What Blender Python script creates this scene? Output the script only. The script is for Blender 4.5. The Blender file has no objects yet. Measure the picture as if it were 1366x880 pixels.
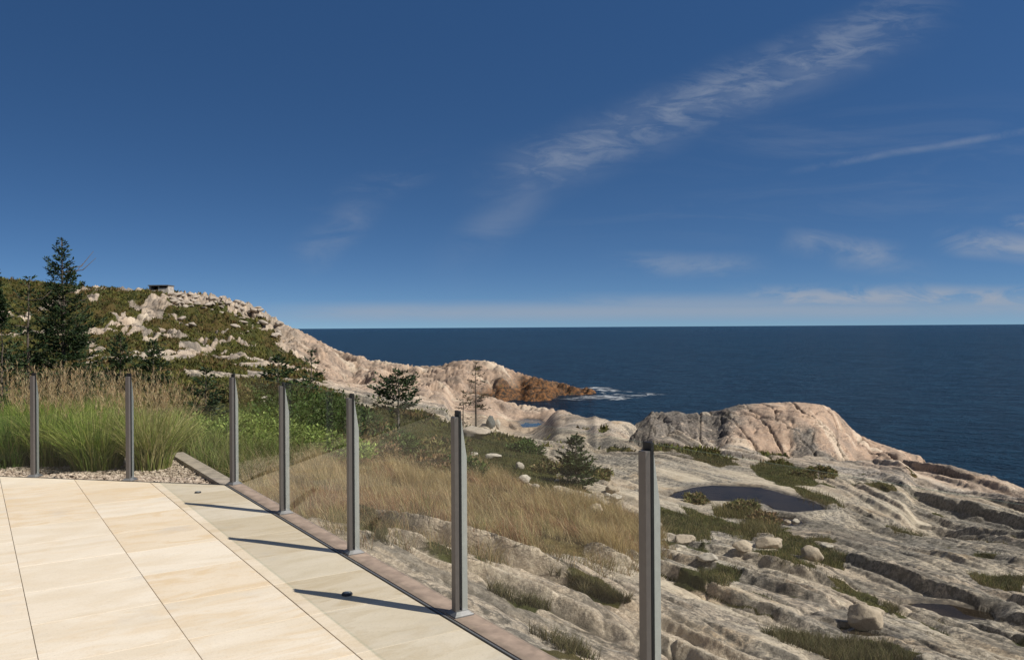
import bpy, math, random, time
import numpy as np
from mathutils import Matrix, Vector

T0 = time.time()
random.seed(7)
RNG = np.random.default_rng(7)
scn = bpy.context.scene
COL = scn.collection
PI = math.pi

# ------------------------------------------------------------------ camera geometry
W0, H0, F0, HY, EYE = 1366.0, 880.0, 1115.0, 436.5, 1.55
ROLL = math.radians(0.355)
CR, SR = math.cos(ROLL), math.sin(ROLL)

def ray(px, py):
    xc = (px - 683.0) / F0; yc = -(py - HY) / F0
    return xc * CR + yc * SR, -xc * SR + yc * CR

def P(px, py, d):
    rx, rz = ray(px, py)
    return rx * d, d, EYE + rz * d

def Pz(px, py, z):
    rx, rz = ray(px, py)
    d = (z - EYE) / rz
    return rx * d, d, z

def proj(x, y, z):
    a = x / y; b = (z - EYE) / y
    return 683.0 + F0 * (a * CR - b * SR), HY - F0 * (a * SR + b * CR)

# ------------------------------------------------------------------ numpy noise
def h2(ix, iy, seed):
    n = ix.astype(np.uint32) * np.uint32(374761393) + iy.astype(np.uint32) * np.uint32(668265263) + np.uint32((seed * 974634777) & 0xffffffff)
    n = (n ^ (n >> np.uint32(13))) * np.uint32(1274126177)
    n = n ^ (n >> np.uint32(16))
    n = n * np.uint32(2246822519)
    return n ^ (n >> np.uint32(15))

def rnd(ix, iy, seed):
    return (h2(ix, iy, seed) & np.uint32(0xffffff)).astype(np.float32) / np.float32(16777216.0)

def perlin(x, y, seed=0):
    x = np.asarray(x, np.float32); y = np.asarray(y, np.float32)
    fx = np.floor(x); fy = np.floor(y)
    ix = fx.astype(np.int64); iy = fy.astype(np.int64)
    dx = x - fx; dy = y - fy
    u = dx * dx * dx * (dx * (dx * 6 - 15) + 10); v = dy * dy * dy * (dy * (dy * 6 - 15) + 10)
    def g(i, j):
        a = rnd(ix + i, iy + j, seed) * np.float32(6.2831853)
        return np.cos(a) * (dx - i) + np.sin(a) * (dy - j)
    n0 = g(0, 0) * (1 - u) + g(1, 0) * u
    n1 = g(0, 1) * (1 - u) + g(1, 1) * u
    return (n0 * (1 - v) + n1 * v) * np.float32(1.5)

def fbm(x, y, octv=4, seed=0, gain=0.5):
    s = 0; a = 1.0; t = 0
    for k in range(octv):
        s = s + a * perlin(x * 2 ** k + 17.3 * k, y * 2 ** k - 9.1 * k, seed + k * 13); t += a; a *= gain
    return s / t

def voronoi(x, y, seed=0, jit=0.9):
    x = np.asarray(x, np.float32); y = np.asarray(y, np.float32)
    ix = np.floor(x).astype(np.int64); iy = np.floor(y).astype(np.int64)
    f1 = np.full(x.shape, 9.0, np.float32); f2 = f1.copy()
    cid = np.zeros(x.shape, np.float32); vx = np.zeros(x.shape, np.float32); vy = vx.copy()
    for i in (-1, 0, 1):
        for j in (-1, 0, 1):
            cx = ix + i; cy = iy + j
            r1 = rnd(cx, cy, seed); r2 = rnd(cx, cy, seed + 101)
            ddx = x - (cx + 0.5 + (r1 - 0.5) * jit); ddy = y - (cy + 0.5 + (r2 - 0.5) * jit)
            dd = np.sqrt(ddx * ddx + ddy * ddy)
            near = dd < f1
            f2 = np.where(near, f1, np.minimum(f2, dd))
            f1 = np.where(near, dd, f1)
            cid = np.where(near, rnd(cx, cy, seed + 777), cid)
            vx = np.where(near, ddx, vx); vy = np.where(near, ddy, vy)
    return f1, f2, cid, vx, vy

def sstep(a, b, x):
    t = np.clip((x - a) / (b - a), 0, 1)
    return t * t * (3 - 2 * t)

# ------------------------------------------------------------------ mesh helpers
def mesh_from(name, V, F, smooth=True, attrs=None):
    """V (n,3); F: list of integer arrays (m,k), one per face size"""
    me = bpy.data.meshes.new(name)
    V = np.ascontiguousarray(V, np.float32)
    F = [np.asarray(f, np.int32) for f in F if len(f)]
    me.vertices.add(len(V)); me.vertices.foreach_set('co', V.ravel())
    nl = sum(f.size for f in F); npoly = sum(len(f) for f in F)
    me.loops.add(nl); me.polygons.add(npoly)
    me.loops.foreach_set('vertex_index', np.concatenate([f.ravel() for f in F]))
    st = []; o = 0
    for f in F:
        st.append(o + np.arange(len(f)) * f.shape[1]); o += f.size
    me.polygons.foreach_set('loop_start', np.concatenate(st).astype(np.int32))
    me.polygons.foreach_set('use_smooth', np.full(npoly, bool(smooth)))
    for k, a in (attrs or {}).items():
        a = np.asarray(a, np.float32)
        if a.ndim == 1:
            at = me.attributes.new(k, 'FLOAT', 'POINT'); at.data.foreach_set('value', a)
        else:
            at = me.attributes.new(k, 'FLOAT_COLOR', 'POINT')
            c = np.ones((len(a), 4), np.float32); c[:, :3] = a; at.data.foreach_set('color', c.ravel())
    me.update(calc_edges=True)
    return me

def link(name, me, mat=None, parent=None, loc=None):
    o = bpy.data.objects.new(name, me); COL.objects.link(o)
    if mat is not None and me is not None: me.materials.append(mat)
    if parent is not None: o.parent = parent
    if loc is not None: o.location = loc
    return o

def empty(name, loc=(0, 0, 0)):
    o = bpy.data.objects.new(name, None); COL.objects.link(o); o.location = loc
    o.empty_display_size = 0.2
    return o

def tag(o, label=None, cat=None, group=None, kind=None):
    if label: o['label'] = label
    if cat: o['category'] = cat
    if group: o['group'] = group
    if kind: o['kind'] = kind
    return o

class MB:
    """collects boxes, prisms and tubes"""
    def __init__(s): s.v = []; s.f = []
    def add(s, vs, fs):
        o = len(s.v); s.v += [tuple(v) for v in vs]; s.f += [tuple(i + o for i in f) for f in fs]
    def prism(s, poly, z0, z1):
        n = len(poly)
        vs = [(x, y, z0) for x, y in poly] + [(x, y, z1) for x, y in poly]
        fs = [tuple(range(n - 1, -1, -1)), tuple(range(n, 2 * n))] + [(i, (i + 1) % n, n + (i + 1) % n, n + i) for i in range(n)]
        s.add(vs, fs)
    def tube(s, pts, rad, k=6):
        o = len(s.v); n = len(pts)
        for i, p in enumerate(pts):
            p = Vector(p)
            a = Vector(pts[min(i + 1, n - 1)]) - Vector(pts[max(i - 1, 0)])
            a.normalize()
            u = a.cross(Vector((0.3, 0.9, 0.2)));
            if u.length < 1e-3: u = a.cross(Vector((1, 0, 0)))
            u.normalize(); w = a.cross(u)
            for j in range(k):
                t = 2 * PI * j / k
                s.v.append(tuple(p + (u * math.cos(t) + w * math.sin(t)) * rad[i]))
        for i in range(n - 1):
            for j in range(k):
                s.f.append((o + i * k + j, o + i * k + (j + 1) % k, o + (i + 1) * k + (j + 1) % k, o + (i + 1) * k + j))
        s.f.append(tuple(o + j for j in range(k - 1, -1, -1))); s.f.append(tuple(o + (n - 1) * k + j for j in range(k)))
    def build(s, name, mat, parent=None, smooth=False, bevel=0):
        me = bpy.data.meshes.new(name); me.from_pydata(s.v, [], s.f)
        if smooth:
            for p in me.polygons: p.use_smooth = True
        me.update()
        if bevel:
            import bmesh
            bm = bmesh.new(); bm.from_mesh(me)
            bmesh.ops.bevel(bm, geom=bm.edges[:], offset=bevel, segments=2, affect='EDGES', profile=0.6)
            bm.to_mesh(me); bm.free()
        return link(name, me, mat, parent)

# ------------------------------------------------------------------ node helpers
class NT:
    def __init__(s, mat): s.nt = mat.node_tree; s.nt.nodes.clear()
    def n(s, t, **kw):
        nd = s.nt.nodes.new(t)
        for k, v in kw.items(): setattr(nd, k, v)
        return nd
    def l(s, a, b): s.nt.links.new(a, b)
    def put(s, sock, v):
        if hasattr(v, 'is_linked') or isinstance(v, bpy.types.NodeSocket): s.l(v, sock)
        elif isinstance(v, (tuple, list)) and len(v) == 3 and sock.type == 'RGBA': sock.default_value = (*v, 1)
        else: sock.default_value = v
    def math(s, op, a, b=0.0, c=0.0, clamp=False):
        nd = s.n('ShaderNodeMath', operation=op, use_clamp=clamp)
        s.put(nd.inputs[0], a); s.put(nd.inputs[1], b); s.put(nd.inputs[2], c)
        return nd.outputs[0]
    def mix(s, f, a, b, blend='MIX'):
        nd = s.n('ShaderNodeMix', data_type='RGBA', blend_type=blend)
        s.put(nd.inputs[0], f); s.put(nd.inputs[6], a); s.put(nd.inputs[7], b)
        return nd.outputs[2]
    def noise(s, vec, scale, detail=4, rough=0.55, dist=0.0, out='Fac'):
        nd = s.n('ShaderNodeTexNoise'); s.l(vec, nd.inputs['Vector'])
        nd.inputs['Scale'].default_value = scale; nd.inputs['Detail'].default_value = detail
        nd.inputs['Roughness'].default_value = rough; nd.inputs['Distortion'].default_value = dist
        return nd.outputs[out]
    def ramp(s, f, lo, hi, a=0.0, b=1.0, smooth=True):
        nd = s.n('ShaderNodeMapRange', interpolation_type='SMOOTHSTEP' if smooth else 'LINEAR')
        s.put(nd.inputs[0], f); nd.inputs[1].default_value = lo; nd.inputs[2].default_value = hi
        nd.inputs[3].default_value = a; nd.inputs[4].default_value = b
        return nd.outputs[0]
    def attr(s, name, out='Fac'):
        nd = s.n('ShaderNodeAttribute', attribute_name=name); return nd.outputs[out]
    def bump(s, h, strength=0.5, dist=0.02, normal=None):
        nd = s.n('ShaderNodeBump'); nd.inputs['Strength'].default_value = strength; nd.inputs['Distance'].default_value = dist
        s.l(h, nd.inputs['Height'])
        if normal is not None: s.l(normal, nd.inputs['Normal'])
        return nd.outputs[0]
    def pos(s): return s.n('ShaderNodeNewGeometry').outputs['Position']
    def mapped(s, vec, scale=(1, 1, 1), rot=(0, 0, 0), loc=(0, 0, 0)):
        nd = s.n('ShaderNodeMapping'); s.l(vec, nd.inputs['Vector'])
        nd.inputs['Scale'].default_value = scale; nd.inputs['Rotation'].default_value = rot; nd.inputs['Location'].default_value = loc
        return nd.outputs[0]
    def out(s, shader):
        o = s.n('ShaderNodeOutputMaterial'); s.l(shader, o.inputs['Surface'])
    def bsdf(s, color, rough=0.8, spec=0.3, normal=None, metal=0.0):
        b = s.n('ShaderNodeBsdfPrincipled')
        s.put(b.inputs['Base Color'], color); s.put(b.inputs['Roughness'], rough)
        b.inputs['Specular IOR Level'].default_value = spec; s.put(b.inputs['Metallic'], metal)
        if normal is not None: s.l(normal, b.inputs['Normal'])
        return b.outputs[0]

def new_mat(name):
    m = bpy.data.materials.new(name); m.use_nodes = True
    return m, NT(m)

M = {}
def simple(name, col, rough=0.6, metal=0.0, var=0.15, scale=8.0, spec=0.4):
    m, t = new_mat(name)
    p = t.n('ShaderNodeTexCoord').outputs['Object']
    n = t.noise(p, scale, 5, 0.6)
    c = t.mix(t.ramp(n, 0.3, 0.7), tuple(x * (1 - var) for x in col), tuple(min(1, x * (1 + var)) for x in col))
    t.out(t.bsdf(c, rough, spec, t.bump(n, 0.15, 0.005), metal)); M[name] = m
    return m

# stone of the terrace
def stone_mat(name, c1, c2, c3):
    m, t = new_mat(name)
    p = t.pos()
    isl = t.n('ShaderNodeNewGeometry').outputs['Random Per Island']
    cm = t.n('ShaderNodeCombineXYZ'); t.put(cm.inputs[0], t.math('MULTIPLY', isl, 37.0)); t.put(cm.inputs[1], t.math('MULTIPLY', isl, 11.0))
    va = t.n('ShaderNodeVectorMath', operation='ADD'); t.l(p, va.inputs[0]); t.l(cm.outputs[0], va.inputs[1])
    q = t.mapped(va.outputs[0], (1, 1, 1), (0, 0, math.radians(-33)))
    q2 = t.mapped(q, (0.8, 2.0, 1))
    cloud = t.noise(q2, 1.3, 5, 0.6, 0.6)
    band = t.noise(q2, 3.2, 6, 0.62, 1.2)
    grain = t.noise(p, 90, 4, 0.7)
    pit = t.noise(p, 38, 5, 0.65)
    c = t.mix(t.ramp(cloud, 0.36, 0.66), c1, c2)
    c = t.mix(t.math('MULTIPLY', t.ramp(band, 0.44, 0.66), t.ramp(isl, 0.1, 0.9, 0.2, 0.95)), c, c3)
    c = t.mix(t.ramp(isl, 0.35, 1, 0.0, 0.85), c, t.mix(0.5, c, c3))
    grey = t.noise(q, 1.7, 4, 0.5)
    c = t.mix(t.ramp(grey, 0.55, 0.72, 0, 0.4), c, (0.54, 0.51, 0.46))
    c = t.mix(t.ramp(pit, 0.56, 0.70, 0, 0.45), c, t.mix(0.35, c, (0.30, 0.22, 0.14)))
    c = t.mix(t.ramp(grain, 0.5, 0.75, 0, 0.35), c, (0.36, 0.32, 0.26))
    nb = t.bump(pit, 0.25, 0.006); nb = t.bump(band, 0.2, 0.012, nb)
    t.out(t.bsdf(c, 0.75, 0.25, nb)); M[name] = m
stone_mat('terrace_stone', (0.76, 0.675, 0.545), (0.68, 0.585, 0.445), (0.66, 0.515, 0.335))
stone_mat('border_stone', (0.74, 0.645, 0.51), (0.66, 0.565, 0.42), (0.58, 0.47, 0.32))
stone_mat('band_stone', (0.66, 0.55, 0.41), (0.60, 0.49, 0.35), (0.55, 0.42, 0.27))
simple('coping', (0.31, 0.235, 0.18), 0.8, 0, 0.22, 9)
simple('edging', (0.33, 0.28, 0.22), 0.85, 0, 0.25, 9)
simple('joint', (0.10, 0.085, 0.07), 0.9)
simple('slot', (0.02, 0.018, 0.016), 0.8)
simple('aluminium', (0.135, 0.122, 0.115), 0.45, 0.25, 0.05, 30)
simple('post_side', (0.36, 0.375, 0.36), 0.42, 0.2, 0.05, 30)  # paler copy of the post metal: sunlit side's tone put into the colour
simple('base_metal', (0.20, 0.20, 0.20), 0.45, 0.3, 0.05, 30)
simple('black_rubber', (0.012, 0.012, 0.013), 0.6)
simple('fixture', (0.05, 0.05, 0.055), 0.4, 0.3)
simple('concrete_ruin', (0.42, 0.38, 0.33), 0.9, 0, 0.35, 1.5)
simple('ruin_roof', (0.10, 0.095, 0.09), 0.9, 0, 0.3, 1.5)
simple('ruin_dark', (0.012, 0.012, 0.012), 0.95)
simple('bark', (0.10, 0.08, 0.062), 0.9, 0, 0.35, 20)
simple('grey_bark', (0.17, 0.15, 0.13), 0.9, 0, 0.35, 20)

def glass_mat():
    m, t = new_mat('glass')
    tr = t.n('ShaderNodeBsdfTransparent'); tr.inputs[0].default_value = (0.940, 0.948, 0.934, 1)
    gl = t.n('ShaderNodeBsdfGlossy'); gl.inputs['Roughness'].default_value = 0.004; gl.inputs[0].default_value = (1, 1, 1, 1)
    g = t.n('ShaderNodeNewGeometry'); dt = t.n('ShaderNodeVectorMath', operation='DOT_PRODUCT'); t.l(g.outputs['Normal'], dt.inputs[0]); t.l(g.outputs['Incoming'], dt.inputs[1])
    k = t.math('POWER', t.math('SUBTRACT', 1.0, t.math('ABSOLUTE', dt.outputs['Value']), clamp=True), 5.0)
    fr = t.math('ADD', 0.010, t.math('MULTIPLY', k, 0.50))
    mx = t.n('ShaderNodeMixShader'); t.l(fr, mx.inputs[0]); t.l(tr.outputs[0], mx.inputs[1]); t.l(gl.outputs[0], mx.inputs[2])
    t.out(mx.outputs[0]); M['glass'] = m
glass_mat()
def glass_edge_mat():
    m, t = new_mat('glass_edge')
    tr = t.n('ShaderNodeBsdfTransparent'); tr.inputs[0].default_value = (0.85, 0.93, 0.88, 1)
    df = t.n('ShaderNodeBsdfDiffuse'); df.inputs[0].default_value = (0.24, 0.30, 0.26, 1)
    mx = t.n('ShaderNodeMixShader'); mx.inputs[0].default_value = 0.18; t.l(tr.outputs[0], mx.inputs[1]); t.l(df.outputs[0], mx.inputs[2]); t.out(mx.outputs[0]); M['glass_edge'] = m
glass_edge_mat()

def leaf_mat(name, rough=0.6, trans=0.25, spec=0.25, boost=1.0):
    m, t = new_mat(name)
    c = t.attr('Col', 'Color')
    d = t.bsdf(c, rough, spec)
    tl = t.n('ShaderNodeBsdfTranslucent'); t.l(c, tl.inputs[0])
    mx = t.n('ShaderNodeMixShader'); mx.inputs[0].default_value = trans
    t.l(d, mx.inputs[1]); t.l(tl.outputs[0], mx.inputs[2]); t.out(mx.outputs[0]); M[name] = m
leaf_mat('needles', 0.6, 0.12, 0.2); leaf_mat('grass', 0.6, 0.35, 0.2); leaf_mat('leaf', 0.6, 0.22, 0.2)

def rock_mat():
    m, t = new_mat('granite_ground')
    p = t.pos()
    veg = t.attr('veg'); pink = t.attr('pink'); stain = t.attr('stain'); wet = t.attr('wet'); band = t.attr('band'); crack_shade = t.attr('crack_shade'); gold = t.attr('gold'); grey = t.attr('grey')
    # two scales of everything: near detail and far detail
    big = t.noise(p, 0.35, 5, 0.6, 0.3)
    mid = t.noise(p, 1.7, 6, 0.65, 0.2)
    fine = t.noise(p, 9.0, 6, 0.7)
    vfine = t.noise(p, 34.0, 5, 0.75)
    c = t.mix(t.ramp(mid, 0.35, 0.65), (0.62, 0.52, 0.395), (0.46, 0.385, 0.295))
    c = t.mix(t.ramp(big, 0.45, 0.65, 0, 0.65), c, (0.42, 0.39, 0.345))
    warm = t.noise(p, 0.8, 4, 0.5)
    c = t.mix(t.ramp(warm, 0.55, 0.72, 0, 0.55), c, (0.52, 0.36, 0.205))
    pk = t.mix(t.ramp(mid, 0.3, 0.7), (0.54, 0.37, 0.255), (0.40, 0.28, 0.20))
    c = t.mix(pink, c, pk)
    # lichen: dark speckle gathered in patches
    lp = t.math('ADD', t.ramp(big, 0.42, 0.62), t.math('MULTIPLY', grey, 0.9))
    lp = t.math('MULTIPLY', lp, t.math('SUBTRACT', 1.0, t.math('MULTIPLY', pink, 0.6)), clamp=True)
    sp = t.math('MULTIPLY', t.ramp(fine, 0.45, 0.57), lp)
    c = t.mix(t.math('MULTIPLY', sp, 0.82), c, (0.095, 0.088, 0.078))
    sp2 = t.math('MULTIPLY', t.ramp(mid, 0.50, 0.66), lp)
    c = t.mix(t.math('MULTIPLY', sp2, 0.55), c, (0.15, 0.145, 0.135))
    wl = t.noise(p, 5.0, 5, 0.7)
    c = t.mix(t.math('MULTIPLY', t.ramp(wl, 0.60, 0.70), 0.45), c, (0.60, 0.58, 0.53))
    c = t.mix(t.ramp(vfine, 0.56, 0.42, 0.0, 0.65), c, t.mix(0.6, c, (0.09, 0.08, 0.07)))
    c = t.mix(t.ramp(vfine, 0.55, 0.65, 0.0, 0.6), c, (0.68, 0.60, 0.49))
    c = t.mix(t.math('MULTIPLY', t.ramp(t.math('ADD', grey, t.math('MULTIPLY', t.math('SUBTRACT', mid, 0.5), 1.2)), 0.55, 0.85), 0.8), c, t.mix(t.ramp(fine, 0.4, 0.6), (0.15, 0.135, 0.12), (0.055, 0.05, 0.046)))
    sp3 = t.noise(p, 19.0, 5, 0.75)
    c = t.mix(t.math('MULTIPLY', t.ramp(sp3, 0.54, 0.64), t.math('SUBTRACT', 0.6, t.math('MULTIPLY', pink, 0.4))), c, (0.15, 0.135, 0.118))
    bd = t.math('ADD', t.math('ADD', band, t.math('MULTIPLY', grey, 0.22)), t.math('MULTIPLY', t.math('SUBTRACT', fine, 0.5), 0.9))
    c = t.mix(t.math('MULTIPLY', t.ramp(bd, 0.05, 0.24), t.math('SUBTRACT', 0.74, t.math('MULTIPLY', pink, 0.4))), c, t.mix(t.ramp(fine, 0.42, 0.58), (0.22, 0.20, 0.17), (0.085, 0.078, 0.068)))
    c = t.mix(t.math('MULTIPLY', t.ramp(bd, -0.10, -0.30), 0.5), c, (0.66, 0.57, 0.44))
    # stained intertidal rock
    st = t.mix(t.ramp(mid, 0.40, 0.60), (0.20, 0.095, 0.038), (0.035, 0.026, 0.019))
    c = t.mix(stain, c, st)
    c = t.mix(t.math('MULTIPLY', wet, 0.8), c, t.mix(0.75, c, (0.045, 0.036, 0.028)))
    c = t.mix(t.math('MULTIPLY', crack_shade, 0.85), c, (0.05, 0.042, 0.034))  # dark crack lines, plus shade painted on at the ledge feet
    # soil / moss / heath
    vn = t.noise(p, 0.5, 6, 0.7, 0.4); vn2 = t.noise(p, 4.0, 6, 0.72); vn3 = t.noise(p, 0.16, 3, 0.5)
    g = t.mix(t.ramp(vn, 0.38, 0.62), (0.072, 0.068, 0.018), (0.045, 0.052, 0.016))
    g = t.mix(t.ramp(vn3, 0.45, 0.6, 0, 0.7), g, (0.085, 0.055, 0.02))
    g = t.mix(t.ramp(vn2, 0.45, 0.7, 0, 0.6), g, (0.03, 0.034, 0.012))
    gg = t.mix(t.ramp(vn2, 0.35, 0.65), (0.20, 0.15, 0.065), (0.12, 0.095, 0.045))
    g = t.mix(gold, g, gg)
    vm = t.ramp(t.math('ADD', veg, t.math('MULTIPLY', t.math('SUBTRACT', vn2, 0.5), 0.9)), 0.42, 0.58)
    c = t.mix(vm, c, g)
    b = t.bump(vfine, 0.6, 0.018); b = t.bump(fine, 0.7, 0.06, b); b = t.bump(mid, 0.22, 0.2, b)
    t.out(t.bsdf(c, t.math('SUBTRACT', 0.88, t.math('MULTIPLY', wet, 0.45)), 0.15, b)); M['ground'] = m
rock_mat()

def boulder_mat(name, a, b_, dark):
    m, t = new_mat(name)
    p = t.pos()
    mid = t.noise(p, 2.5, 5, 0.65); fine = t.noise(p, 14, 6, 0.7); vf = t.noise(p, 70, 4, 0.7)
    c = t.mix(t.ramp(mid, 0.35, 0.65), a, b_)
    c = t.mix(t.math('MULTIPLY', t.ramp(fine, 0.52, 0.64), 0.6), c, dark)
    c = t.mix(t.ramp(vf, 0.55, 0.72, 0, 0.35), c, (0.6, 0.55, 0.48))
    bp = t.bump(vf, 0.3, 0.01); bp = t.bump(fine, 0.5, 0.04, bp)
    t.out(t.bsdf(c, 0.88, 0.15, bp)); M[name] = m
boulder_mat('pale_granite', (0.50, 0.45, 0.38), (0.36, 0.32, 0.27), (0.2, 0.19, 0.17))
boulder_mat('tan_granite', (0.46, 0.38, 0.29), (0.36, 0.30, 0.23), (0.16, 0.14, 0.12))
boulder_mat('dark_granite', (0.14, 0.145, 0.14), (0.10, 0.105, 0.10), (0.05, 0.05, 0.05))
boulder_mat('hill_granite', (0.44, 0.38, 0.31), (0.33, 0.28, 0.23), (0.15, 0.135, 0.12))
boulder_mat('gravel_stone', (0.46, 0.39, 0.32), (0.26, 0.21, 0.17), (0.12, 0.1, 0.08))

def pool_mat(name, base, f0, fk):
    m, t = new_mat(name)
    p = t.pos(); n = t.noise(p, 7.0, 3, 0.5); nb = t.bump(n, 0.06, 0.01)
    c = t.mix(t.ramp(t.noise(p, 1.6, 5, 0.6), 0.35, 0.65), base, tuple(x * 0.4 for x in base))
    df = t.n('ShaderNodeBsdfDiffuse'); t.l(c, df.inputs[0])
    gl = t.n('ShaderNodeBsdfGlossy'); gl.inputs['Roughness'].default_value = 0.02; t.l(nb, gl.inputs['Normal'])
    g = t.n('ShaderNodeNewGeometry'); dt = t.n('ShaderNodeVectorMath', operation='DOT_PRODUCT'); t.l(g.outputs['Normal'], dt.inputs[0]); t.l(g.outputs['Incoming'], dt.inputs[1])
    k = t.math('POWER', t.math('SUBTRACT', 1.0, t.math('ABSOLUTE', dt.outputs['Value']), clamp=True), 5.0)
    mx = t.n('ShaderNodeMixShader'); t.l(t.math('ADD', f0, t.math('MULTIPLY', k, fk)), mx.inputs[0]); t.l(df.outputs[0], mx.inputs[1]); t.l(gl.outputs[0], mx.inputs[2])
    t.out(mx.outputs[0]); M[name] = m
pool_mat('pool_clear', (0.05, 0.10, 0.15), 0.02, 0.9)
pool_mat('pool', (0.030, 0.022, 0.016), 0.014, 0.50)

# ------------------------------------------------------------------ terrain control points
SEA = -11.5
ctl = []
def cz(px, py, z): ctl.append(Pz(px, py, z))
def cd(px, py, d): ctl.append(P(px, py, d))
def ch(px, d, z): ctl.append(((px - 683) / F0 * d, d, z))      # column, depth, height

# under and beside the terrace
for px in (-900, -300, 0, 300, 683, 1000, 1366, 2000): ch(px, 1.8, -0.75)
for px in (-900, -400): ch(px, 5, -0.45); ch(px, 9, -0.35)
for px in (0, 200, 350): ch(px, 5, -0.45)
for px, py, z in ((318, 655, -.32), (376, 690, -.38), (440, 705, -.30), (480, 712, -.28), (540, 750, -.30), (610, 792, -.33), (690, 835, -.38), (740, 872, -.42)): cz(px, py, z)
# bottom rows
for px, py, z in ((800, 880, -.75), (900, 880, -1.05), (1050, 880, -1.5), (1200, 880, -1.85), (1366, 880, -2.1), (1800, 900, -2.8), (2300, 900, -3.4),
                  (700, 800, -.75), (800, 800, -1.1), (900, 800, -1.5), (1050, 800, -2.05), (1200, 805, -2.45), (1366, 800, -3.0),
                  (560, 735, -.62), (650, 740, -.95), (750, 740, -1.45), (900, 740, -2.2), (1050, 740, -2.8), (1200, 740, -3.3), (1366, 740, -4.0), (1800, 790, -4.6),
                  (420, 685, -.62), (480, 690, -.85), (550, 690, -1.1), (700, 690, -1.9), (850, 690, -2.9), (940, 690, -3.85), (1000, 690, -4.0), (1100, 690, -4.15), (1200, 690, -4.5), (1366, 690, -5.2), (1700, 740, -5.4),
                  (470, 640, -1.3), (550, 650, -1.6), (620, 650, -2.1), (700, 645, -2.65), (780, 645, -3.3), (850, 645, -3.85), (880, 660, -3.85), (960, 655, -4.05), (1040, 660, -4.05), (1110, 668, -4.2), (1200, 645, -5.0), (1290, 645, -5.35),
                  (700, 605, -3.5), (800, 605, -4.1), (880, 610, -3.95), (960, 628, -4.1), (1040, 625, -4.6), (1130, 630, -4.95),
                  (480, 610, -1.5), (600, 605, -2.7),
                  (640, 575, -3.6), (560, 570, -2.7), (740, 575, -5.0)):
    cz(px, py, z)
# right-hand crest against the sea and what falls behind it
for px, py, z in ((1239, 617, -5.6), (1266, 620, -5.55), (1293, 628, -5.6), (1320, 634, -5.65), (1343, 642, -5.7), (1366, 652, -5.75), (1450, 690, -6.0), (1600, 745, -6.4), (2000, 800, -7.5)):
    x, y, zz = Pz(px, py, z); ctl.append((x, y, zz))
    ctl.append((x * 1.12, y * 1.12, zz - 1.3)); ctl.append((x * 1.35, y * 1.35, -10.5)); ctl.append((x * 1.7, y * 1.7, -14)); ctl.append((x * 4, y * 4, -16))
# in front of the dome
for px, py, z in ((855, 565, -4.75), (895, 577, -5.0), (935, 594, -5.25), (977, 597, -5.3), (1030, 606, -5.5), (1080, 613, -5.6), (1150, 612, -5.55), (1210, 614, -5.6)): cz(px, py, z)
for px in (870, 950, 1050, 1150): ch(px, 53, -7.0); ch(px, 62, -11.0); ch(px, 75, -14); ch(px, 130, -16); ch(px, 260, -16)
# pink slope and its crest over the cove
for px, py, d in ((650, 527, 112), (684, 537, 104), (718, 542, 97), (752, 546, 88), (773, 554, 78), (797, 557, 71), (820, 561, 65)):
    x, y, z = P(px, py, d); ctl.append((x, y, z)); k = (d + 9) / d; ctl.append((x * k, y * k, min(z - 2.2, -10.5))); k = (d + 22) / d; ctl.append((x * k, y * k, -14))
for px, py, z in ((560, 520, -5.8), (600, 525, -6.2), (640, 545, -6.0), (700, 563, -6.1), (690, 552, -6.7), (740, 562, -5.9), (600, 548, -4.6), (540, 543, -3.9), (480, 532, -2.9), (420, 520, -2.1), (350, 512, -1.6), (250, 507, -1.4), (100, 510, -1.3), (0, 510, -1.3), (-300, 510, -1.3), (800, 580, -4.9)): cz(px, py, z)
# beds beyond the corner of the railing
for px in (-900, -400, -100, 60, 180, 260): ch(px, 8.6, -0.16); ch(px, 10.6, -0.16); ch(px, 13, -0.35); ch(px, 18, -0.6); ch(px, 27, -0.95)
for px, py, z in ((330, 640, -.45), (350, 612, -.6), (350, 588, -.85), (300, 600, -.55), (440, 600, -1.05), (420, 640, -.8), (450, 570, -1.35), (400, 560, -1.2)): cz(px, py, z)
# hill
HC = [(-800, 385, 170), (-400, 372, 175), (-150, 368, 180), (0, 372, 185), (50, 377, 190), (108, 382, 195), (142, 382, 198), (181, 386, 200), (211, 387, 200), (242, 390, 203), (276, 392, 205), (302, 398, 205), (328, 404, 205), (346, 413, 204), (367, 424, 203), (378, 434, 203), (394, 438, 202), (418, 451, 200), (445, 465, 196), (466, 474, 193), (486, 478, 190), (520, 483, 186), (555, 488, 180), (585, 489, 172)]
for px, py, d in HC:
    x, y, z = P(px, py, d); ctl.append((x, y, z)); k = 1.08; ctl.append((x * k, y * k, z - (1.0 if px < 300 else 3.0)))
    k = 1.3; ctl.append((x * k, y * k, z - 5 if px < 200 else -13))
for px, py, d in ((0, 410, 130), (0, 445, 90), (0, 480, 62), (100, 410, 135), (100, 440, 100), (100, 480, 66), (200, 415, 140), (200, 440, 112), (200, 475, 76), (300, 425, 155), (300, 445, 130), (300, 475, 92), (350, 450, 140), (350, 485, 84),
                  (400, 462, 160), (400, 490, 98), (450, 485, 150), (450, 505, 92), (520, 500, 150), (520, 515, 105), (-300, 410, 120), (-300, 460, 75)): cd(px, py, d)
for px in (640, 720, 800): ch(px, 150, -15); ch(px, 200, -16); ch(px, 270, -16)
ch(590, 220, -15); ch(560, 250, -16)

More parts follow.
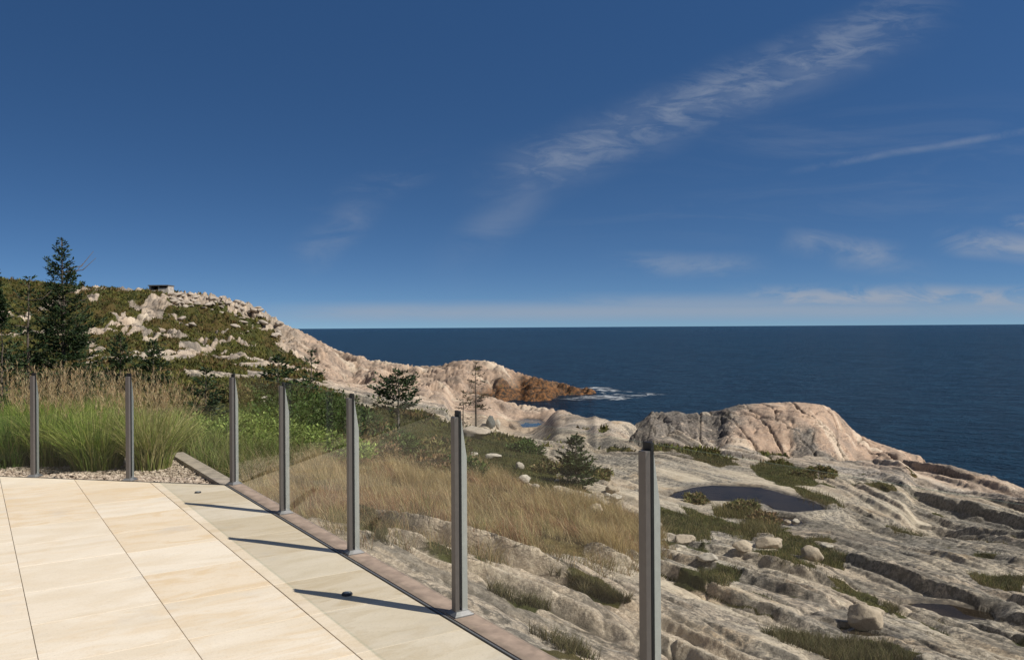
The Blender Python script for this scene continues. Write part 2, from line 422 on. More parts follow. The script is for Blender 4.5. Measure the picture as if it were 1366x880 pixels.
ctl = np.array(ctl)
def key(x, y): return np.stack([(x / y * F0) / 230.0, np.log(y) * 3.4], -1)
K = key(ctl[:, 0], ctl[:, 1])
def tpsk(r2): return 0.5 * r2 * np.log(r2 + 1e-9)
def tps_fit(K, z, lam=2e-3):
    n = len(K); D = ((K[:, None] - K[None]) ** 2).sum(-1)
    A = np.zeros((n + 3, n + 3)); A[:n, :n] = tpsk(D) + lam * np.eye(n); A[:n, n] = 1; A[:n, n + 1:] = K; A[n:, :n] = A[:n, n:].T
    return np.linalg.solve(A, np.concatenate([z, np.zeros(3)]))
def tps_eval(w, K, Q):
    out = np.zeros(len(Q)); n = len(K)
    for i in range(0, len(Q), 20000):
        q = Q[i:i + 20000]; D = ((q[:, None] - K[None]) ** 2).sum(-1)
        out[i:i + 20000] = tpsk(D) @ w[:n] + w[n] + q @ w[n + 1:]
    return out

# dome and headland: their own sheets, the ground is the higher of them
dome = []
for px, py, d in ((845, 564, 54.5), (867, 561, 54.3), (889, 557, 54), (923, 551.5, 53.5), (957, 548, 53), (972, 543, 53), (984, 540, 53), (1025, 537.5, 53), (1057, 536.5, 53), (1075, 537.5, 53), (1098, 540, 53), (1112, 547, 52.5), (1125, 559, 52), (1141, 577, 51), (1161, 587, 50.5), (1193, 598, 50), (1216, 605, 49.5), (1236, 617, 49)):
    x, y, z = P(px, py, d); dome.append((x, y, z)); k = (d + 5) / d; dome.append((x * k, y * k, z - 1.6)); k = (d + 14) / d; dome.append((x * k, y * k, -13)); k = (d + 40) / d; dome.append((x * k, y * k, -22))
for px, py, d in ((840, 578, 48), (895, 584, 48), (933, 597, 47), (977, 600, 46.4), (1011, 606, 46), (1057, 614, 45.4), (1116, 613, 45.3), (1170, 615, 45.3), (1228, 622, 45.6)):
    x, y, z = P(px, py, d); dome.append((x, y, z)); k = (d - 2.5) / d; dome.append((x * k, y * k, z - 2.0)); k = (d - 12) / d; dome.append((x * k, y * k, -16))
for px, py, d in ((1000, 568, 49.0), (1030, 563, 48.6), (1070, 563, 48.4), (1100, 568, 48.3), (1125, 585, 48.3), (940, 570, 50.2), (1165, 598, 48)): dome.append(P(px, py, d))
for d in (40, 47, 54, 64): dome.append(((800 - 683) / F0 * d, d, -14)); dome.append(((1275 - 683) / F0 * d, d, -14))
dome = np.array(dome); KD = key(dome[:, 0], dome[:, 1]); KD[:, 1] *= 3; KD[:, 0] *= 2
WD = tps_fit(KD, dome[:, 2], 1e-3)
head = []
for px, py, d in ((560, 489, 172), (589, 487, 170), (602, 481, 168), (623, 479, 167), (650, 480, 167), (663, 484, 167), (674, 489, 166), (691, 496, 166), (711, 501, 166), (732, 507, 166), (752, 510.5, 167), (769, 516, 168), (786, 520.5, 169), (800, 526, 169)):
    x, y, z = P(px, py, d); head.append((x, y, z)); k = (d + 12) / d; head.append((x * k, y * k, z - 2.5)); k = (d + 28) / d; head.append((x * k, y * k, -16)); k = (d + 80) / d; head.append((x * k, y * k, -24))
for px, py, d in ((600, 520, 146), (640, 531, 147), (684, 537, 146), (718, 538, 146), (749, 533, 152), (768, 527, 160), (790, 527, 163)):
    x, y, z = P(px, py, d); head.append((x, y, z)); k = (d - 8) / d; head.append((x * k, y * k, z - 3.5)); k = (d - 40) / d; head.append((x * k, y * k, -20))
for px, py, d in ((690, 515, 157), (730, 518, 158), (650, 502, 157), (620, 500, 156)): head.append(P(px, py, d))
for d in (130, 165, 200): head.append(((845 - 683) / F0 * d, d, -17)); head.append(((500 - 683) / F0 * d, d, -17))
head = np.array(head); KH = key(head[:, 0], head[:, 1]); KH[:, 1] *= 3; KH[:, 0] *= 2
WH = tps_fit(KH, head[:, 2], 1e-3)
WB = tps_fit(K, ctl[:, 2])

# ------------------------------------------------------------------ terrain grid (fan of columns, log-spaced depth)
uc = np.concatenate([np.arange(-900, -60, 8.0), np.arange(-60, 1430, 1.6), np.arange(1430, 2300, 8.0)])
vd = np.exp(np.concatenate([np.linspace(math.log(2.0), math.log(5.5), 50, False), np.linspace(math.log(5.5), math.log(58), 1060, False), np.linspace(math.log(58), math.log(215), 430, False), np.linspace(math.log(215), math.log(300), 50)]))
NU, NV = len(uc), len(vd)
# coarse evaluation then bilinear lookup
cu = np.linspace(-900, 2300, 420); cv = np.linspace(math.log(2.0), math.log(300.0), 460)
CU, CV = np.meshgrid(cu, cv)
dd = np.exp(CV.ravel()); xx = (CU.ravel() - 683) / F0 * dd
Q = key(xx, dd)
zc = tps_eval(WB, K, Q).reshape(CU.shape)
Q2 = Q.copy(); Q2[:, 1] *= 3; Q2[:, 0] *= 2
mk = (CU.ravel() > 780) & (CU.ravel() < 1300) & (dd > 38) & (dd < 90)
zd = np.full(len(dd), -30.0); zd[mk] = tps_eval(WD, KD, Q2[mk]); zd = zd.reshape(CU.shape)
mk = (CU.ravel() > 480) & (CU.ravel() < 860) & (dd > 120) & (dd < 240)
zh = np.full(len(dd), -30.0); zh[mk] = tps_eval(WH, KH, Q2[mk]); zh = zh.reshape(CU.shape)
def lut(A, px, lnd):
    fx = (px - cu[0]) / (cu[1] - cu[0]); fy = (lnd - cv[0]) / (cv[1] - cv[0])
    i = np.clip(fx.astype(int), 1, len(cu) - 3); j = np.clip(fy.astype(int), 1, len(cv) - 3)
    a = fx - i; b = fy - j
    def wt(t): return (-0.5 * t ** 3 + t ** 2 - 0.5 * t, 1.5 * t ** 3 - 2.5 * t ** 2 + 1, -1.5 * t ** 3 + 2 * t ** 2 + 0.5 * t, 0.5 * t ** 3 - 0.5 * t ** 2)
    wa, wb_ = wt(a), wt(b); out = 0
    for q in range(4):
        row = 0
        for p_ in range(4): row = row + A[j + q - 1, i + p_ - 1] * wa[p_]
        out = out + row * wb_[q]
    return out

U, D = np.meshgrid(uc, vd); LD = np.log(D)
X = (U - 683) / F0 * D; Y = D.copy()
Zb = lut(zc, U, LD); Zd = lut(zd, U, LD); Zh = lut(zh, U, LD)
isD = sstep(-0.05, 0.12, Zd - Zb); isH = sstep(-0.3, 0.6, Zh - Zb)
Z = np.maximum(np.maximum(Zb, Zd), Zh)
PX, PY = proj(X, Y, Z)

def inpoly(px, py, poly):
    r = np.zeros(px.shape, bool); n = len(poly)
    for i in range(n):
        x1, y1 = poly[i]; x2, y2 = poly[(i + 1) % n]
        if y1 == y2: continue
        c = ((y1 > py) != (y2 > py)) & (px < (x2 - x1) * (py - y1) / (y2 - y1) + x1)
        r ^= c
    return r
def sdist(px, py, poly):
    """signed distance (positive inside)"""
    dm = np.full(px.shape, 1e9); n = len(poly)
    for i in range(n):
        x1, y1 = poly[i]; x2, y2 = poly[(i + 1) % n]
        ex, ey = x2 - x1, y2 - y1
        tt = np.clip(((px - x1) * ex + (py - y1) * ey) / (ex * ex + ey * ey), 0, 1)
        dm = np.minimum(dm, np.hypot(px - x1 - tt * ex, py - y1 - tt * ey))
    return np.where(inpoly(px, py, poly), dm, -dm)
wobx = fbm(X * 40 / D * 0.25, np.log(D) * 12, 3, 5) * 14; woby = fbm(X * 40 / D * 0.25 + 50, np.log(D) * 12, 3, 9) * 9
def mask(poly, soft=8, wob=1.0):
    return sstep(-soft, soft, sdist(PX + wobx * wob, PY + woby * wob, poly))

G_GOLD = [(316, 655), (400, 612), (465, 582), (520, 594), (600, 607), (690, 642), (760, 662), (850, 690), (885, 720), (850, 742), (770, 740), (640, 728), (560, 712), (480, 700), (400, 692)]
G_GREEN = [(-900, 500), (0, 500), (230, 530), (330, 515), (470, 540), (470, 583), (400, 612), (316, 655), (300, 640), (235, 606), (-900, 606)]
G_SHRUB = [(460, 545), (560, 550), (612, 572), (680, 572), (722, 600), (745, 655), (690, 642), (600, 607), (520, 594), (462, 584)]
MOSS = [
    [(868, 672), (900, 684), (945, 700), (948, 722), (915, 722), (885, 708), (868, 706)],
    [(905, 600), (945, 597), (965, 610), (990, 622), (960, 626), (930, 614)],
    [(1000, 622), (1040, 614), (1078, 628), (1092, 650), (1045, 648), (1012, 636)],
    [(1050, 645), (1110, 662), (1132, 676), (1100, 682), (1075, 668)],
    [(950, 676), (1012, 672), (1020, 692), (955, 692)],
    [(985, 700), (1030, 694), (1038, 714), (990, 716)],
    [(905, 676), (945, 690), (1000, 702), (1005, 722), (940, 708)],
    [(1030, 706), (1130, 742), (1126, 762), (1085, 752), (1035, 730)],
    [(928, 765), (975, 760), (988, 774), (945, 786)],
    [(1000, 740), (1040, 735), (1090, 762), (1040, 758)],
    [(1010, 602), (1050, 600), (1052, 612), (1018, 612)],
    [(868, 590), (900, 598), (925, 606), (868, 602)],
    [(700, 842), (765, 864), (800, 882), (745, 868)],
    [(1010, 842), (1075, 850), (1180, 862), (1230, 885), (1120, 885)],
    [(650, 788), (700, 802), (740, 818), (690, 808)],
    [(1180, 805), (1200, 812), (1185, 818)],
    [(1290, 765), (1366, 772), (1366, 790), (1320, 782)],
    [(485, 716), (505, 717), (525, 730), (500, 724)],
    [(720, 768), (790, 782), (850, 806), (800, 800)],
    [(1180, 700), (1215, 706), (1240, 716), (1195, 712)],
]
gold = mask(G_GOLD, 7)
green = mask(G_GREEN, 8)
shrub = mask(G_SHRUB, 8)
moss = np.zeros_like(X)
for q in MOSS: moss = np.maximum(moss, mask(q, 4, 0.55) * 0.95)
# heath on the hill: strips dipping to the right
cc = Zb + 0.40 * X; aa = X - 0.4 * Zb
hn = fbm(aa / 16, cc / 2.6, 4, 31) + 0.55 * fbm(aa / 5, cc / 1.1, 3, 71)
HILL = [(-900, 300), (0, 355), (120, 370), (250, 380), (372, 420), (372, 455), (420, 480), (440, 520), (470, 545), (330, 530), (-900, 530)]
hill_in = mask(HILL, 10, 1.0)
thr = -0.33 + 0.30 * sstep(225, 320, PX) * sstep(462, 420, PY) + 0.12 * sstep(300, 420, PX) + 0.20 * sstep(12, 2, PY - np.interp(PX, [h[0] for h in HC], [h[1] for h in HC])) * sstep(60, 130, PX) + 0.12 * sstep(465, 500, PY) * sstep(180, 260, PX) - 0.05 * sstep(150, 0, PX)
heath = sstep(thr - 0.06, thr + 0.10, hn) * hill_in
for q in ([(138, 406), (165, 411), (197, 432), (218, 442), (200, 446), (178, 430), (140, 418)], [(205, 424), (238, 430), (258, 446), (296, 460), (278, 461), (250, 450), (215, 440)], [(235, 456), (285, 461), (330, 474), (372, 488), (362, 502), (320, 492), (285, 478), (240, 470)],
          [(208, 474), (250, 471), (272, 481), (225, 485)], [(240, 492), (300, 498), (352, 503), (345, 516), (250, 506)], [(2, 405), (40, 412), (40, 421), (4, 413)], [(108, 454), (145, 468), (120, 473)], [(214, 407), (252, 420), (240, 425)], [(310, 474), (400, 490), (405, 515), (335, 506)], [(110, 385), (135, 388), (150, 396), (120, 396)], [(165, 393), (195, 402), (180, 404)]):
    heath = heath * (1 - 0.9 * mask(q, 2, 0.45) * sstep(-0.25, 0.1, fbm(aa / 6, cc / 0.8, 3, 35)))
# scattered pockets of moss in the pale slope
pock = sstep(0.30, 0.42, fbm(X / 3.4, Y / 3.4, 4, 55)) * (D < 60) * (1 - isD) * sstep(1200, 900, PX) * 0.9
pock2 = sstep(0.36, 0.46, fbm(X / 2.0, Y / 4.0, 4, 57)) * (D < 40) * (1 - isD) * (D > 9)
veg = np.maximum.reduce([gold, green, shrub, moss, heath, pock * 0.8, pock2 * 0.7])

# ---- rock relief
al = X * 0.60 - Y * 0.80; cr = X * 0.80 + Y * 0.60
def joints(L, C, seed, width=0.14):
    """cross joints between blocks: narrow rounded grooves, blocks of slightly different height"""
    w1 = fbm(X / (L * 0.8), Y / (L * 0.8), 3, seed + 3) * 0.5; w2 = fbm(X / (L * 0.8) + 31, Y / (L * 0.8), 3, seed + 5) * 0.5
    f1, f2, cid, vx, vy = voronoi(al / L + w1, cr / C + w2, seed)
    e = f2 - f1
    return sstep(0.0, width, e) * (0.65 + 0.7 * (cid - 0.5) + vy * 0.5 * (cid - 0.3)) - 0.5, e
def ledge(al, cr, x, y, period, run, seed, steep=0.12, bend=0.7):
    """tilted sheets of rock: a steep face on one side, a long gentle back; sheets fade in and out along their length"""
    w = fbm(al / run, cr / (run * 0.5), 3, seed, 0.5) * bend + 0.085 * fbm(x / (period * .5), y / (period * .5), 3, seed + 9, 0.6)
    q = cr / period + w; k = np.floor(q); f = np.clip(q - k, 0, 1)
    ki = k.astype(np.int64); am = rnd(ki, np.zeros_like(ki), seed + 2) * 0.6 + 0.4
    am2 = sstep(-0.18, 0.30, fbm(al / (run * 0.5) + 7.7 * am, cr / run, 2, seed + 4))
    prof = np.where(f < steep, (f / steep) ** 1.25, 1 - ((np.maximum(f, steep) - steep) / (1 - steep)) ** 1.2)
    am = am * am2
    fm = np.where(f > 0.5, 1 - f, f)
    ft = np.maximum(sstep(0.035, 0.008, fm), 0.40 * sstep(steep * 1.1, steep * 0.5, f)) * sstep(0.15, 0.4, am)  # second term paints shade over the steep face above each ledge foot
    return prof * am - 0.13, ft
wn = sstep(26, 12, D); wf = sstep(60, 110, D); wm = np.clip(1 - wn - wf, 0, 1)
rel = np.zeros_like(X); feet = np.zeros_like(X); band = np.zeros_like(X); grass_line = np.zeros_like(X)
j1, e1 = joints(3.0, 1.1, 21, 0.10); j2, e2 = joints(1.2, 0.55, 22, 0.14); j3, e3 = joints(6.5, 2.6, 23, 0.10); j4, e4 = joints(2.6, 1.3, 24, 0.14)
j5, e5 = joints(9.0, 5.0, 25, 0.2); j6, e6 = joints(3.6, 2.2, 26, 0.2)
def zone(pa, pb, pc, pd_, dlo, dhi, wd, strike, period, run, amp, seed, steep=0.12, fw=1.0, band_w=False, bil=0.13):
    """adds one set of sheets where columns pa..pd_ and depths dlo..dhi call for it"""
    c0, c1 = np.searchsorted(uc, (pa, pd_)); r0, r1 = np.searchsorted(vd, (dlo, dhi))
    sl = (slice(r0, r1), slice(c0, c1)); x = X[sl]; y = Y[sl]; sx, sy = strike
    wcol = sstep(pa, pb, uc[c0:c1]) * (1 - sstep(pc, pd_, uc[c0:c1])) if pd_ < 2290 else sstep(pa, pb, uc[c0:c1])
    ww = wd[sl] * wcol[None]
    a_ = x * sx + y * sy; c_ = -x * sy + y * sx
    h, ft = ledge(a_, c_, x, y, period, run, seed, steep)
    wv = 0.30 * fbm(x / (period * 1.5), y / (period * 1.5), 2, seed + 15)
    n1 = np.abs(fbm(a_ / (period * 3.6), c_ / (period * 0.55) + wv, 2, seed + 17, 0.4)); n2 = np.abs(perlin(a_ / (period * 1.3) + wv * 2, c_ / (period * 2.2), seed + 19))
    h = h + (sstep(0, 0.10, n1) - 0.8) * bil + (sstep(0, 0.05, n2) - 0.9) * bil * 0.6
    ft = np.maximum(ft, 1.0 * sstep(0.026, 0.006, n1) * sstep(-0.3, 0.1, wv * 3))
    ft = np.maximum(ft, 0.9 * sstep(0.016, 0.004, n2) * sstep(0.1, -0.2, wv * 3))
    if band_w: band[sl] += ww * fbm(a_ / (period * 2.4), c_ / (period * 0.40) + wv, 4, seed + 20, 0.6)
    rel[sl] += ww * h * amp; feet[sl] = np.maximum(feet[sl], ww * ft * fw); grass_line[sl] = np.maximum(grass_line[sl], ww * ft * (fw > .9))
SA, SM, SB = (0.93, -0.37), (0.55, -0.835), (0.12, -0.993)
for k_, (pa, pb, pc, pd_, stv) in enumerate(((-900, -899, 760, 900, SA), (760, 900, 1030, 1150, SM), (1030, 1150, 2299, 2300, SB))):
    sg = 100 + 40 * k_
    zone(pa, pb, pc, pd_, 2.0, 27, wn, stv, 1.6, 13.0, 0.36, sg, 0.07, 1.0, True)
    zone(pa, pb, pc, pd_, 2.0, 27, wn, stv, 0.6, 6.0, 0.085, sg + 3, 0.12, 0.7, False, 0.08)
    zone(pa, pb, pc, pd_, 11, 111, wm, stv, 3.2, 28.0, 0.50, sg + 6, 0.08, 1.0, True)
    zone(pa, pb, pc, pd_, 11, 111, wm, stv, 1.3, 13.0, 0.24, sg + 9, 0.12, 0.8, False, 0.10)
    zone(pa, pb, pc, pd_, 11, 62, wm, stv, 0.6, 6.0, 0.08, sg + 12, 0.2, 0.5, False, 0.10)
zone(-900, -899, 2299, 2300, 60, 301, wf, (0.6, -0.8), 13.0, 34.0, 1.6, 300, 0.16, 1.0, True, 0.30)
zone(-900, -899, 2299, 2300, 60, 301, wf, (0.75, -0.66), 4.6, 16.0, 1.1, 310, 0.2, 0.8, False, 0.3)
zone(-900, -899, 2299, 2300, 60, 301, wf, (0.9, -0.4), 2.0, 8.0, 0.45, 320, 0.22, 0.6)
rel += wn * (j1 * 0.06 + j2 * 0.015) + wm * (j3 * 0.12 + j4 * 0.04) + wf * (j5 * 0.5 + j6 * 0.25)
rough = fbm(al / 0.7, cr / 0.4, 4, 41, 0.62) * 0.045 * sstep(40, 15, D) + fbm(al / 3.0, cr / 1.6, 5, 43, 0.6) * (0.06 + 0.22 * wf + 0.06 * wm)
fx_ = X / 4.2 + fbm(X / 5, Y / 9, 3, 151) * 0.5; fy_ = (Y * 0.30 + Z * 1.3) / 2.6 + fbm(X / 5, Y / 9, 3, 153) * 0.5
q1_, q2_, qid, qx_, qy_ = voronoi(fx_, fy_, 155); qe = q2_ - q1_
s1_, s2_ = voronoi(fx_ * 2.6 + 9, fy_ * 2.6, 157)[0:2]; se_ = s2_ - s1_
rel += wf * (sstep(0.0, 0.09, qe) * (0.5 + 0.9 * (qid - 0.5) + 0.5 * qx_) - 0.5 + 0.22 * sstep(0.0, 0.10, se_) - 0.18)
damp = 1 - 0.8 * np.clip(np.maximum.reduce([gold, green, shrub]), 0, 1) - 0.5 * np.clip(moss, 0, 1)
damp = damp * (1 - 0.45 * heath)
damp = damp * (1 - 0.6 * isD)
slab = mask([(868, 606), (905, 612), (985, 622), (1060, 648), (960, 647), (880, 655), (866, 640)], 8, .3)
damp = damp * (1 - 0.75 * slab)
damp = damp * (1 - 0.6 * mask([(590, 520), (650, 520), (690, 530), (830, 552), (870, 560), (860, 575), (760, 575), (640, 555)], 8, .3) * sstep(44, 52, D))
damp = damp * (1 - 0.55 * mask([(745, 553), (800, 553), (870, 560), (905, 578), (860, 588), (780, 585), (740, 575)], 10, .3))
damp = damp * (1 - 0.7 * mask([(850, 640), (985, 640), (1115, 652), (1135, 690), (1080, 712), (960, 712), (860, 700)], 12, .5))
near_deck = sstep(0.2, 1.4, D - 3.0)
rel = rel * damp * (0.35 + 0.65 * near_deck)
# joints cut into the dome
dz1, de1 = voronoi((X + 0.25 * Z) / 1.9 + fbm(X / 3, Z / 3, 3, 61) * .35, (Z * 0.8 + Y * 0.3) / 3.0, 62)[0:2]
dedge = de1 - dz1
dz2, de2 = voronoi((X - 0.9 * Z) / 1.5 + fbm(X / 2, Z / 2, 3, 63) * .5, Z / 0.9 + Y / 1.5, 64)[0:2]
dedge2 = de2 - dz2
domedark = isD * sstep(1005, 965, PX + wobx * 1.5 + (PY - 560) * 0.4)  # dark lichen, plus painted shade of the side turned from the sun
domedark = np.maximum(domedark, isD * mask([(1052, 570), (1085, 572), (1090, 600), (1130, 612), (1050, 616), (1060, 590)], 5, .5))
dome_rel = -0.24 * sstep(0.055, 0.0, dedge) + fbm(X / 2.2, Y / 2.2 + Z / 2, 5, 66, 0.62) * 0.30 - 0.14 * sstep(0.10, 0.0, np.abs(fbm(X / 2.6 + Z * .2, Z / 1.1 + Y / 3, 3, 69)))
dome_rel = dome_rel + domedark * (-0.16 * sstep(0.10, 0.0, dedge2) + fbm(X / 1.2, Z / 1.2, 4, 67) * 0.30)
head_rel = (j6 * 0.5 + rel * 0.5 + fbm(X / 5, (Y + 2 * Z) / 5, 5, 68, 0.6) * 1.3) * isH
Z = Z + rel * (1 - isH * 0.8) * (1 - 0.3 * isD) + rough * (0.4 + 0.6 * damp) + isD * dome_rel + head_rel * 0.8
# hummocks of the heath
hum = fbm(X / 3.0, Y / 3.0, 4, 81, 0.6)
Z = Z + heath * hum * 0.7 * sstep(40, 90, D) + (gold + green + shrub) * fbm(X / 1.6, Y / 1.6, 3, 83) * 0.07
# boulder-strewn crest
bf = mask([(225, 385), (300, 392), (350, 410), (378, 432), (365, 455), (330, 440), (290, 425), (235, 408)], 8)
b1, b2, bid = voronoi(X / 1.7, (Y * 0.45 + Z) / 1.7, 91)[0:3]
Z = Z + bf * (sstep(0.55, 0.1, b1) * (0.3 + 1.1 * bid) - 0.4)

def match(curve, dlo, dhi, ramp, sm, fade=None):
    """raise or lower a stretch of ground so that its skyline keeps the height it has in the place"""
    global Z
    px = np.array([c[0] for c in curve]); py = np.array([c[1] for c in curve]); c0, c1 = np.searchsorted(uc, (px[0], px[-1])); r0, r1 = np.searchsorted(vd, (dlo, dhi))
    P2 = proj(X[r0:r1, c0:c1], Y[r0:r1, c0:c1], Z[r0:r1, c0:c1])[1]
    j = P2.argmin(0); dz = (P2.min(0) - np.interp(uc[c0:c1], px, py)) * vd[r0:r1][j] / F0
    kk = np.hanning(2 * sm + 1); kk /= kk.sum(); dz = np.convolve(np.pad(dz, sm, mode='edge'), kk, 'valid')
    e = np.minimum(np.arange(len(dz)), np.arange(len(dz))[::-1]); dz = dz * sstep(0, fade, e) if fade else dz
    Z[:, c0:c1] += dz[None] * (sstep(dlo * ramp, dlo * (1 + ramp) / 2, vd) * (1 - sstep(dhi, dhi * 1.15, vd)))[:, None]
match([(590, 522), (625, 524), (650, 528), (684, 538), (718, 543), (752, 547), (773, 555), (797, 558)], 58, 128, 0.7, 8, 10)
match([(768, 554.5), (797, 557.5), (820, 561), (845, 563.5), (872, 567)], 46, 78, 0.8, 10, 14)
match([(480, 477), (520, 483), (555, 488), (589, 487.5), (602, 482), (623, 480), (650, 481), (663, 484.5), (674, 490), (691, 497), (711, 502), (732, 507.5), (752, 511), (769, 516.5), (790, 522)], 148, 205, 0.93, 4, 10)
match([(-60, 370), (0, 371), (50, 376), (108, 381), (181, 385), (211, 386), (242, 389), (276, 391), (302, 397), (328, 403), (346, 412), (367, 423), (378, 433), (394, 437), (418, 450), (445, 464), (466, 473), (486, 477), (520, 483)], 140, 235, 0.6, 10, 10)
match([(1170, 614), (1200, 615), (1225, 615.5), (1239, 617), (1266, 620), (1293, 628), (1320, 634), (1343, 642), (1366, 652), (1450, 690)], 30, 44.5, 0.75, 12, 34)
match([(905, 554), (923, 551), (957, 547.5), (984, 539.5), (1025, 537), (1057, 536), (1075, 537), (1098, 540), (1112, 547), (1125, 560), (1141, 577), (1161, 587), (1193, 598), (1216, 605), (1230, 614)], 46.5, 60, 0.93, 4, 10)
crack_shade = np.maximum.reduce([feet, wn * 0.7 * sstep(0.03, 0.0, e1), wn * 0.55 * sstep(0.035, 0.0, e2), wm * 0.8 * sstep(0.03, 0, e3), wm * 0.6 * sstep(0.035, 0, e4), wf * 0.9 * sstep(0.06, 0.01, qe), wf * 0.6 * sstep(0.07, 0.01, se_)])
crack_shade = crack_shade * (0.5 + 0.5 * sstep(-0.1, 0.25, fbm(X / 2.5, Y / 2.5, 3, 93))) * (1 - isD) * (1 - 0.9 * slab)
crack_shade = np.maximum(crack_shade, isD * sstep(0.055, 0.01, dedge) * (0.4 + 0.6 * sstep(-.2, .2, fbm(X / 2, Z / 2, 2, 95))))
crack_shade = np.maximum(crack_shade, domedark * sstep(0.07, 0.01, dedge2) * 0.9)
crack_shade = np.maximum(crack_shade, isD * 0.7 * sstep(0.02, 0.003, np.abs(fbm(X / 2.6 + Z * .2, Z / 1.1 + Y / 3, 3, 69))))
# soil and grass gather in some of the grooves
groove = sstep(0.6, 0.9, grass_line) * sstep(0.10, 0.30, fbm(X / 3.0, Y / 3.0, 3, 97)) * (1 - isD) * (1 - slab)
veg = np.maximum(veg, groove * 0.85)

pink = np.maximum.reduce([isD * (1 - 0.55 * domedark) * 0.95, isH * 0.9, sstep(60, 85, D) * sstep(330, 430, PX) * 0.85, mask([(1150, 605), (1240, 610), (1370, 645), (1370, 668), (1260, 632), (1150, 622)], 5) * .7,
                          0.35 * sstep(60, 120, D) * sstep(450, 300, PX), 0.30 * sstep(0.0, 0.4, fbm(X / 5, Y / 5, 3, 99))])
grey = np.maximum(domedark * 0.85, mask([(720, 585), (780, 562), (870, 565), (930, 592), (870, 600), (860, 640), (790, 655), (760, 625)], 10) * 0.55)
grey = np.maximum(grey, mask([(1080, 615), (1200, 625), (1300, 650), (1260, 690), (1130, 665), (1090, 640)], 10) * .55)
grey = np.maximum(grey, mask([(1040, 690), (1400, 640), (1400, 900), (1180, 820), (1100, 760)], 40, 2.0) * 0.56)
stain = isH * np.maximum(mask([(615, 532), (640, 518), (668, 507), (688, 500), (700, 494), (745, 500), (810, 512), (810, 545), (640, 545)], 13, 1.0), sstep(-9.6, -10.6, Z))
stain = np.maximum(stain, sstep(SEA + 1.6, SEA + 0.4, Z) * (D > 45))

# ---- pools
POOLS = {}
wet = np.zeros_like(X)
def pool(name, poly, z0=None, marg=0.45, depth=0.22, lift=0.06):
    global Z, veg, crack_shade
    c = np.mean(np.array(poly), 0)
    if z0 is None:
        sel = np.abs(PX - c[0]) + np.abs(PY - c[1]) < 6
        z0 = float(np.median(Z[sel])) - 0.1
    wp = [Pz(a, b, z0)[:2] for a, b in poly]
    cy = [p[1] for p in wp]; cx = [p[0] for p in wp]
    box = (Y > min(cy) - 3) & (Y < max(cy) + 3) & (X > min(cx) - 3) & (X < max(cx) + 3)
    s = sdist(X[box] + 0.12 * fbm(X[box] / .7, Y[box] / .7, 3, 3), Y[box], wp)
    z = Z[box]
    w = sstep(-marg * 2.2, 0.0, s)
    zl = np.maximum(z, z0 + lift * np.clip(-s / 0.2, 0, 1))
    z = np.where(s < 0, z * (1 - w) + w * (np.minimum(zl, z0 + 0.04 + np.clip(-s, 0, 9) * 0.55)), z)
    z = np.where(s < 0, np.where(s > -marg, np.maximum(z, z0 + 0.004 - s * 0.05), z), z0 - depth * sstep(0, 0.5, s) - 0.004)
    Z[box] = z
    v = veg[box]; v[s > -0.05] *= 0.2; veg[box] = v
    wv = wet[box]; wv = np.maximum(wv, sstep(-0.30, -0.02, s)); wet[box] = wv
    POOLS[name] = (wp, z0)
    return z0
zp = pool('pond', [(884, 664), (900, 656), (925, 650), (950, 647), (985, 648), (1015, 650), (1048, 659), (1075, 666), (1096, 673), (1104, 679), (1057, 683), (1030, 679), (1020, 672), (985, 669), (955, 668), (930, 668), (905, 668)], -4.0)
pool('rock_pool', [(1018, 690), (1035, 687), (1060, 690), (1075, 699), (1055, 703), (1030, 701)], zp - 0.05, 0.3, 0.12)
pool('blue_pool', [(690, 562), (700, 558), (718, 559), (727, 563), (716, 569), (698, 570)], None, 0.9, 0.2)
pool('puddle', [(1195, 806), (1230, 804), (1270, 806), (1320, 817), (1328, 828), (1290, 832), (1240, 824), (1205, 815)], None, 0.25, 0.10)
pool('boulder_pool', [(1112, 838), (1135, 832), (1160, 842), (1190, 850), (1160, 856), (1125, 850)], None, 0.2, 0.08)

# ---- terrace footprint: the ground stays below it
TD = np.array((0.545, -0.838)); TD = TD / np.linalg.norm(TD)
ND = np.array((-TD[1] * -1 * -1, 0))  # placeholder, set below
ND = np.array((TD[1], -TD[0]))           # towards the inside of the terrace
p0 = np.array(Pz(312, 646, 0)[:2])
a135 = math.radians(180 - 135.4)
LDV = np.array((-(TD[0] * math.cos(a135) - TD[1] * math.sin(a135)) , -(TD[0] * math.sin(a135) + TD[1] * math.cos(a135))))
cand = [np.array((TD[0] * math.cos(s) - TD[1] * math.sin(s), TD[0] * math.sin(s) + TD[1] * math.cos(s))) for s in (math.radians(135.4), -math.radians(135.4))]
LDV = [c for c in cand if c[0] < -0.8][0]
NL = np.array((LDV[1], -LDV[0]));
if NL[1] > 0: NL = -NL                    # inside of the terrace lies towards the camera
S_ = (X - p0[0]) * ND[0] + (Y - p0[1]) * ND[1]
Q_ = (X - p0[0]) * NL[0] + (Y - p0[1]) * NL[1]
inside = (S_ > -0.09) & (Q_ > -0.05)
Z = np.where(inside, np.minimum(Z, -0.45), Z)
edge = (S_ <= -0.09) & (S_ > -0.5) & (Q_ > -0.2)
Z = np.where(edge, np.minimum(Z, -0.10 - 0.0 * S_), Z)
bed = (Q_ <= -0.05) & (Q_ > -2.6) & (S_ > -0.25)
Z = np.where(bed, np.minimum(Z, -0.14), Z)

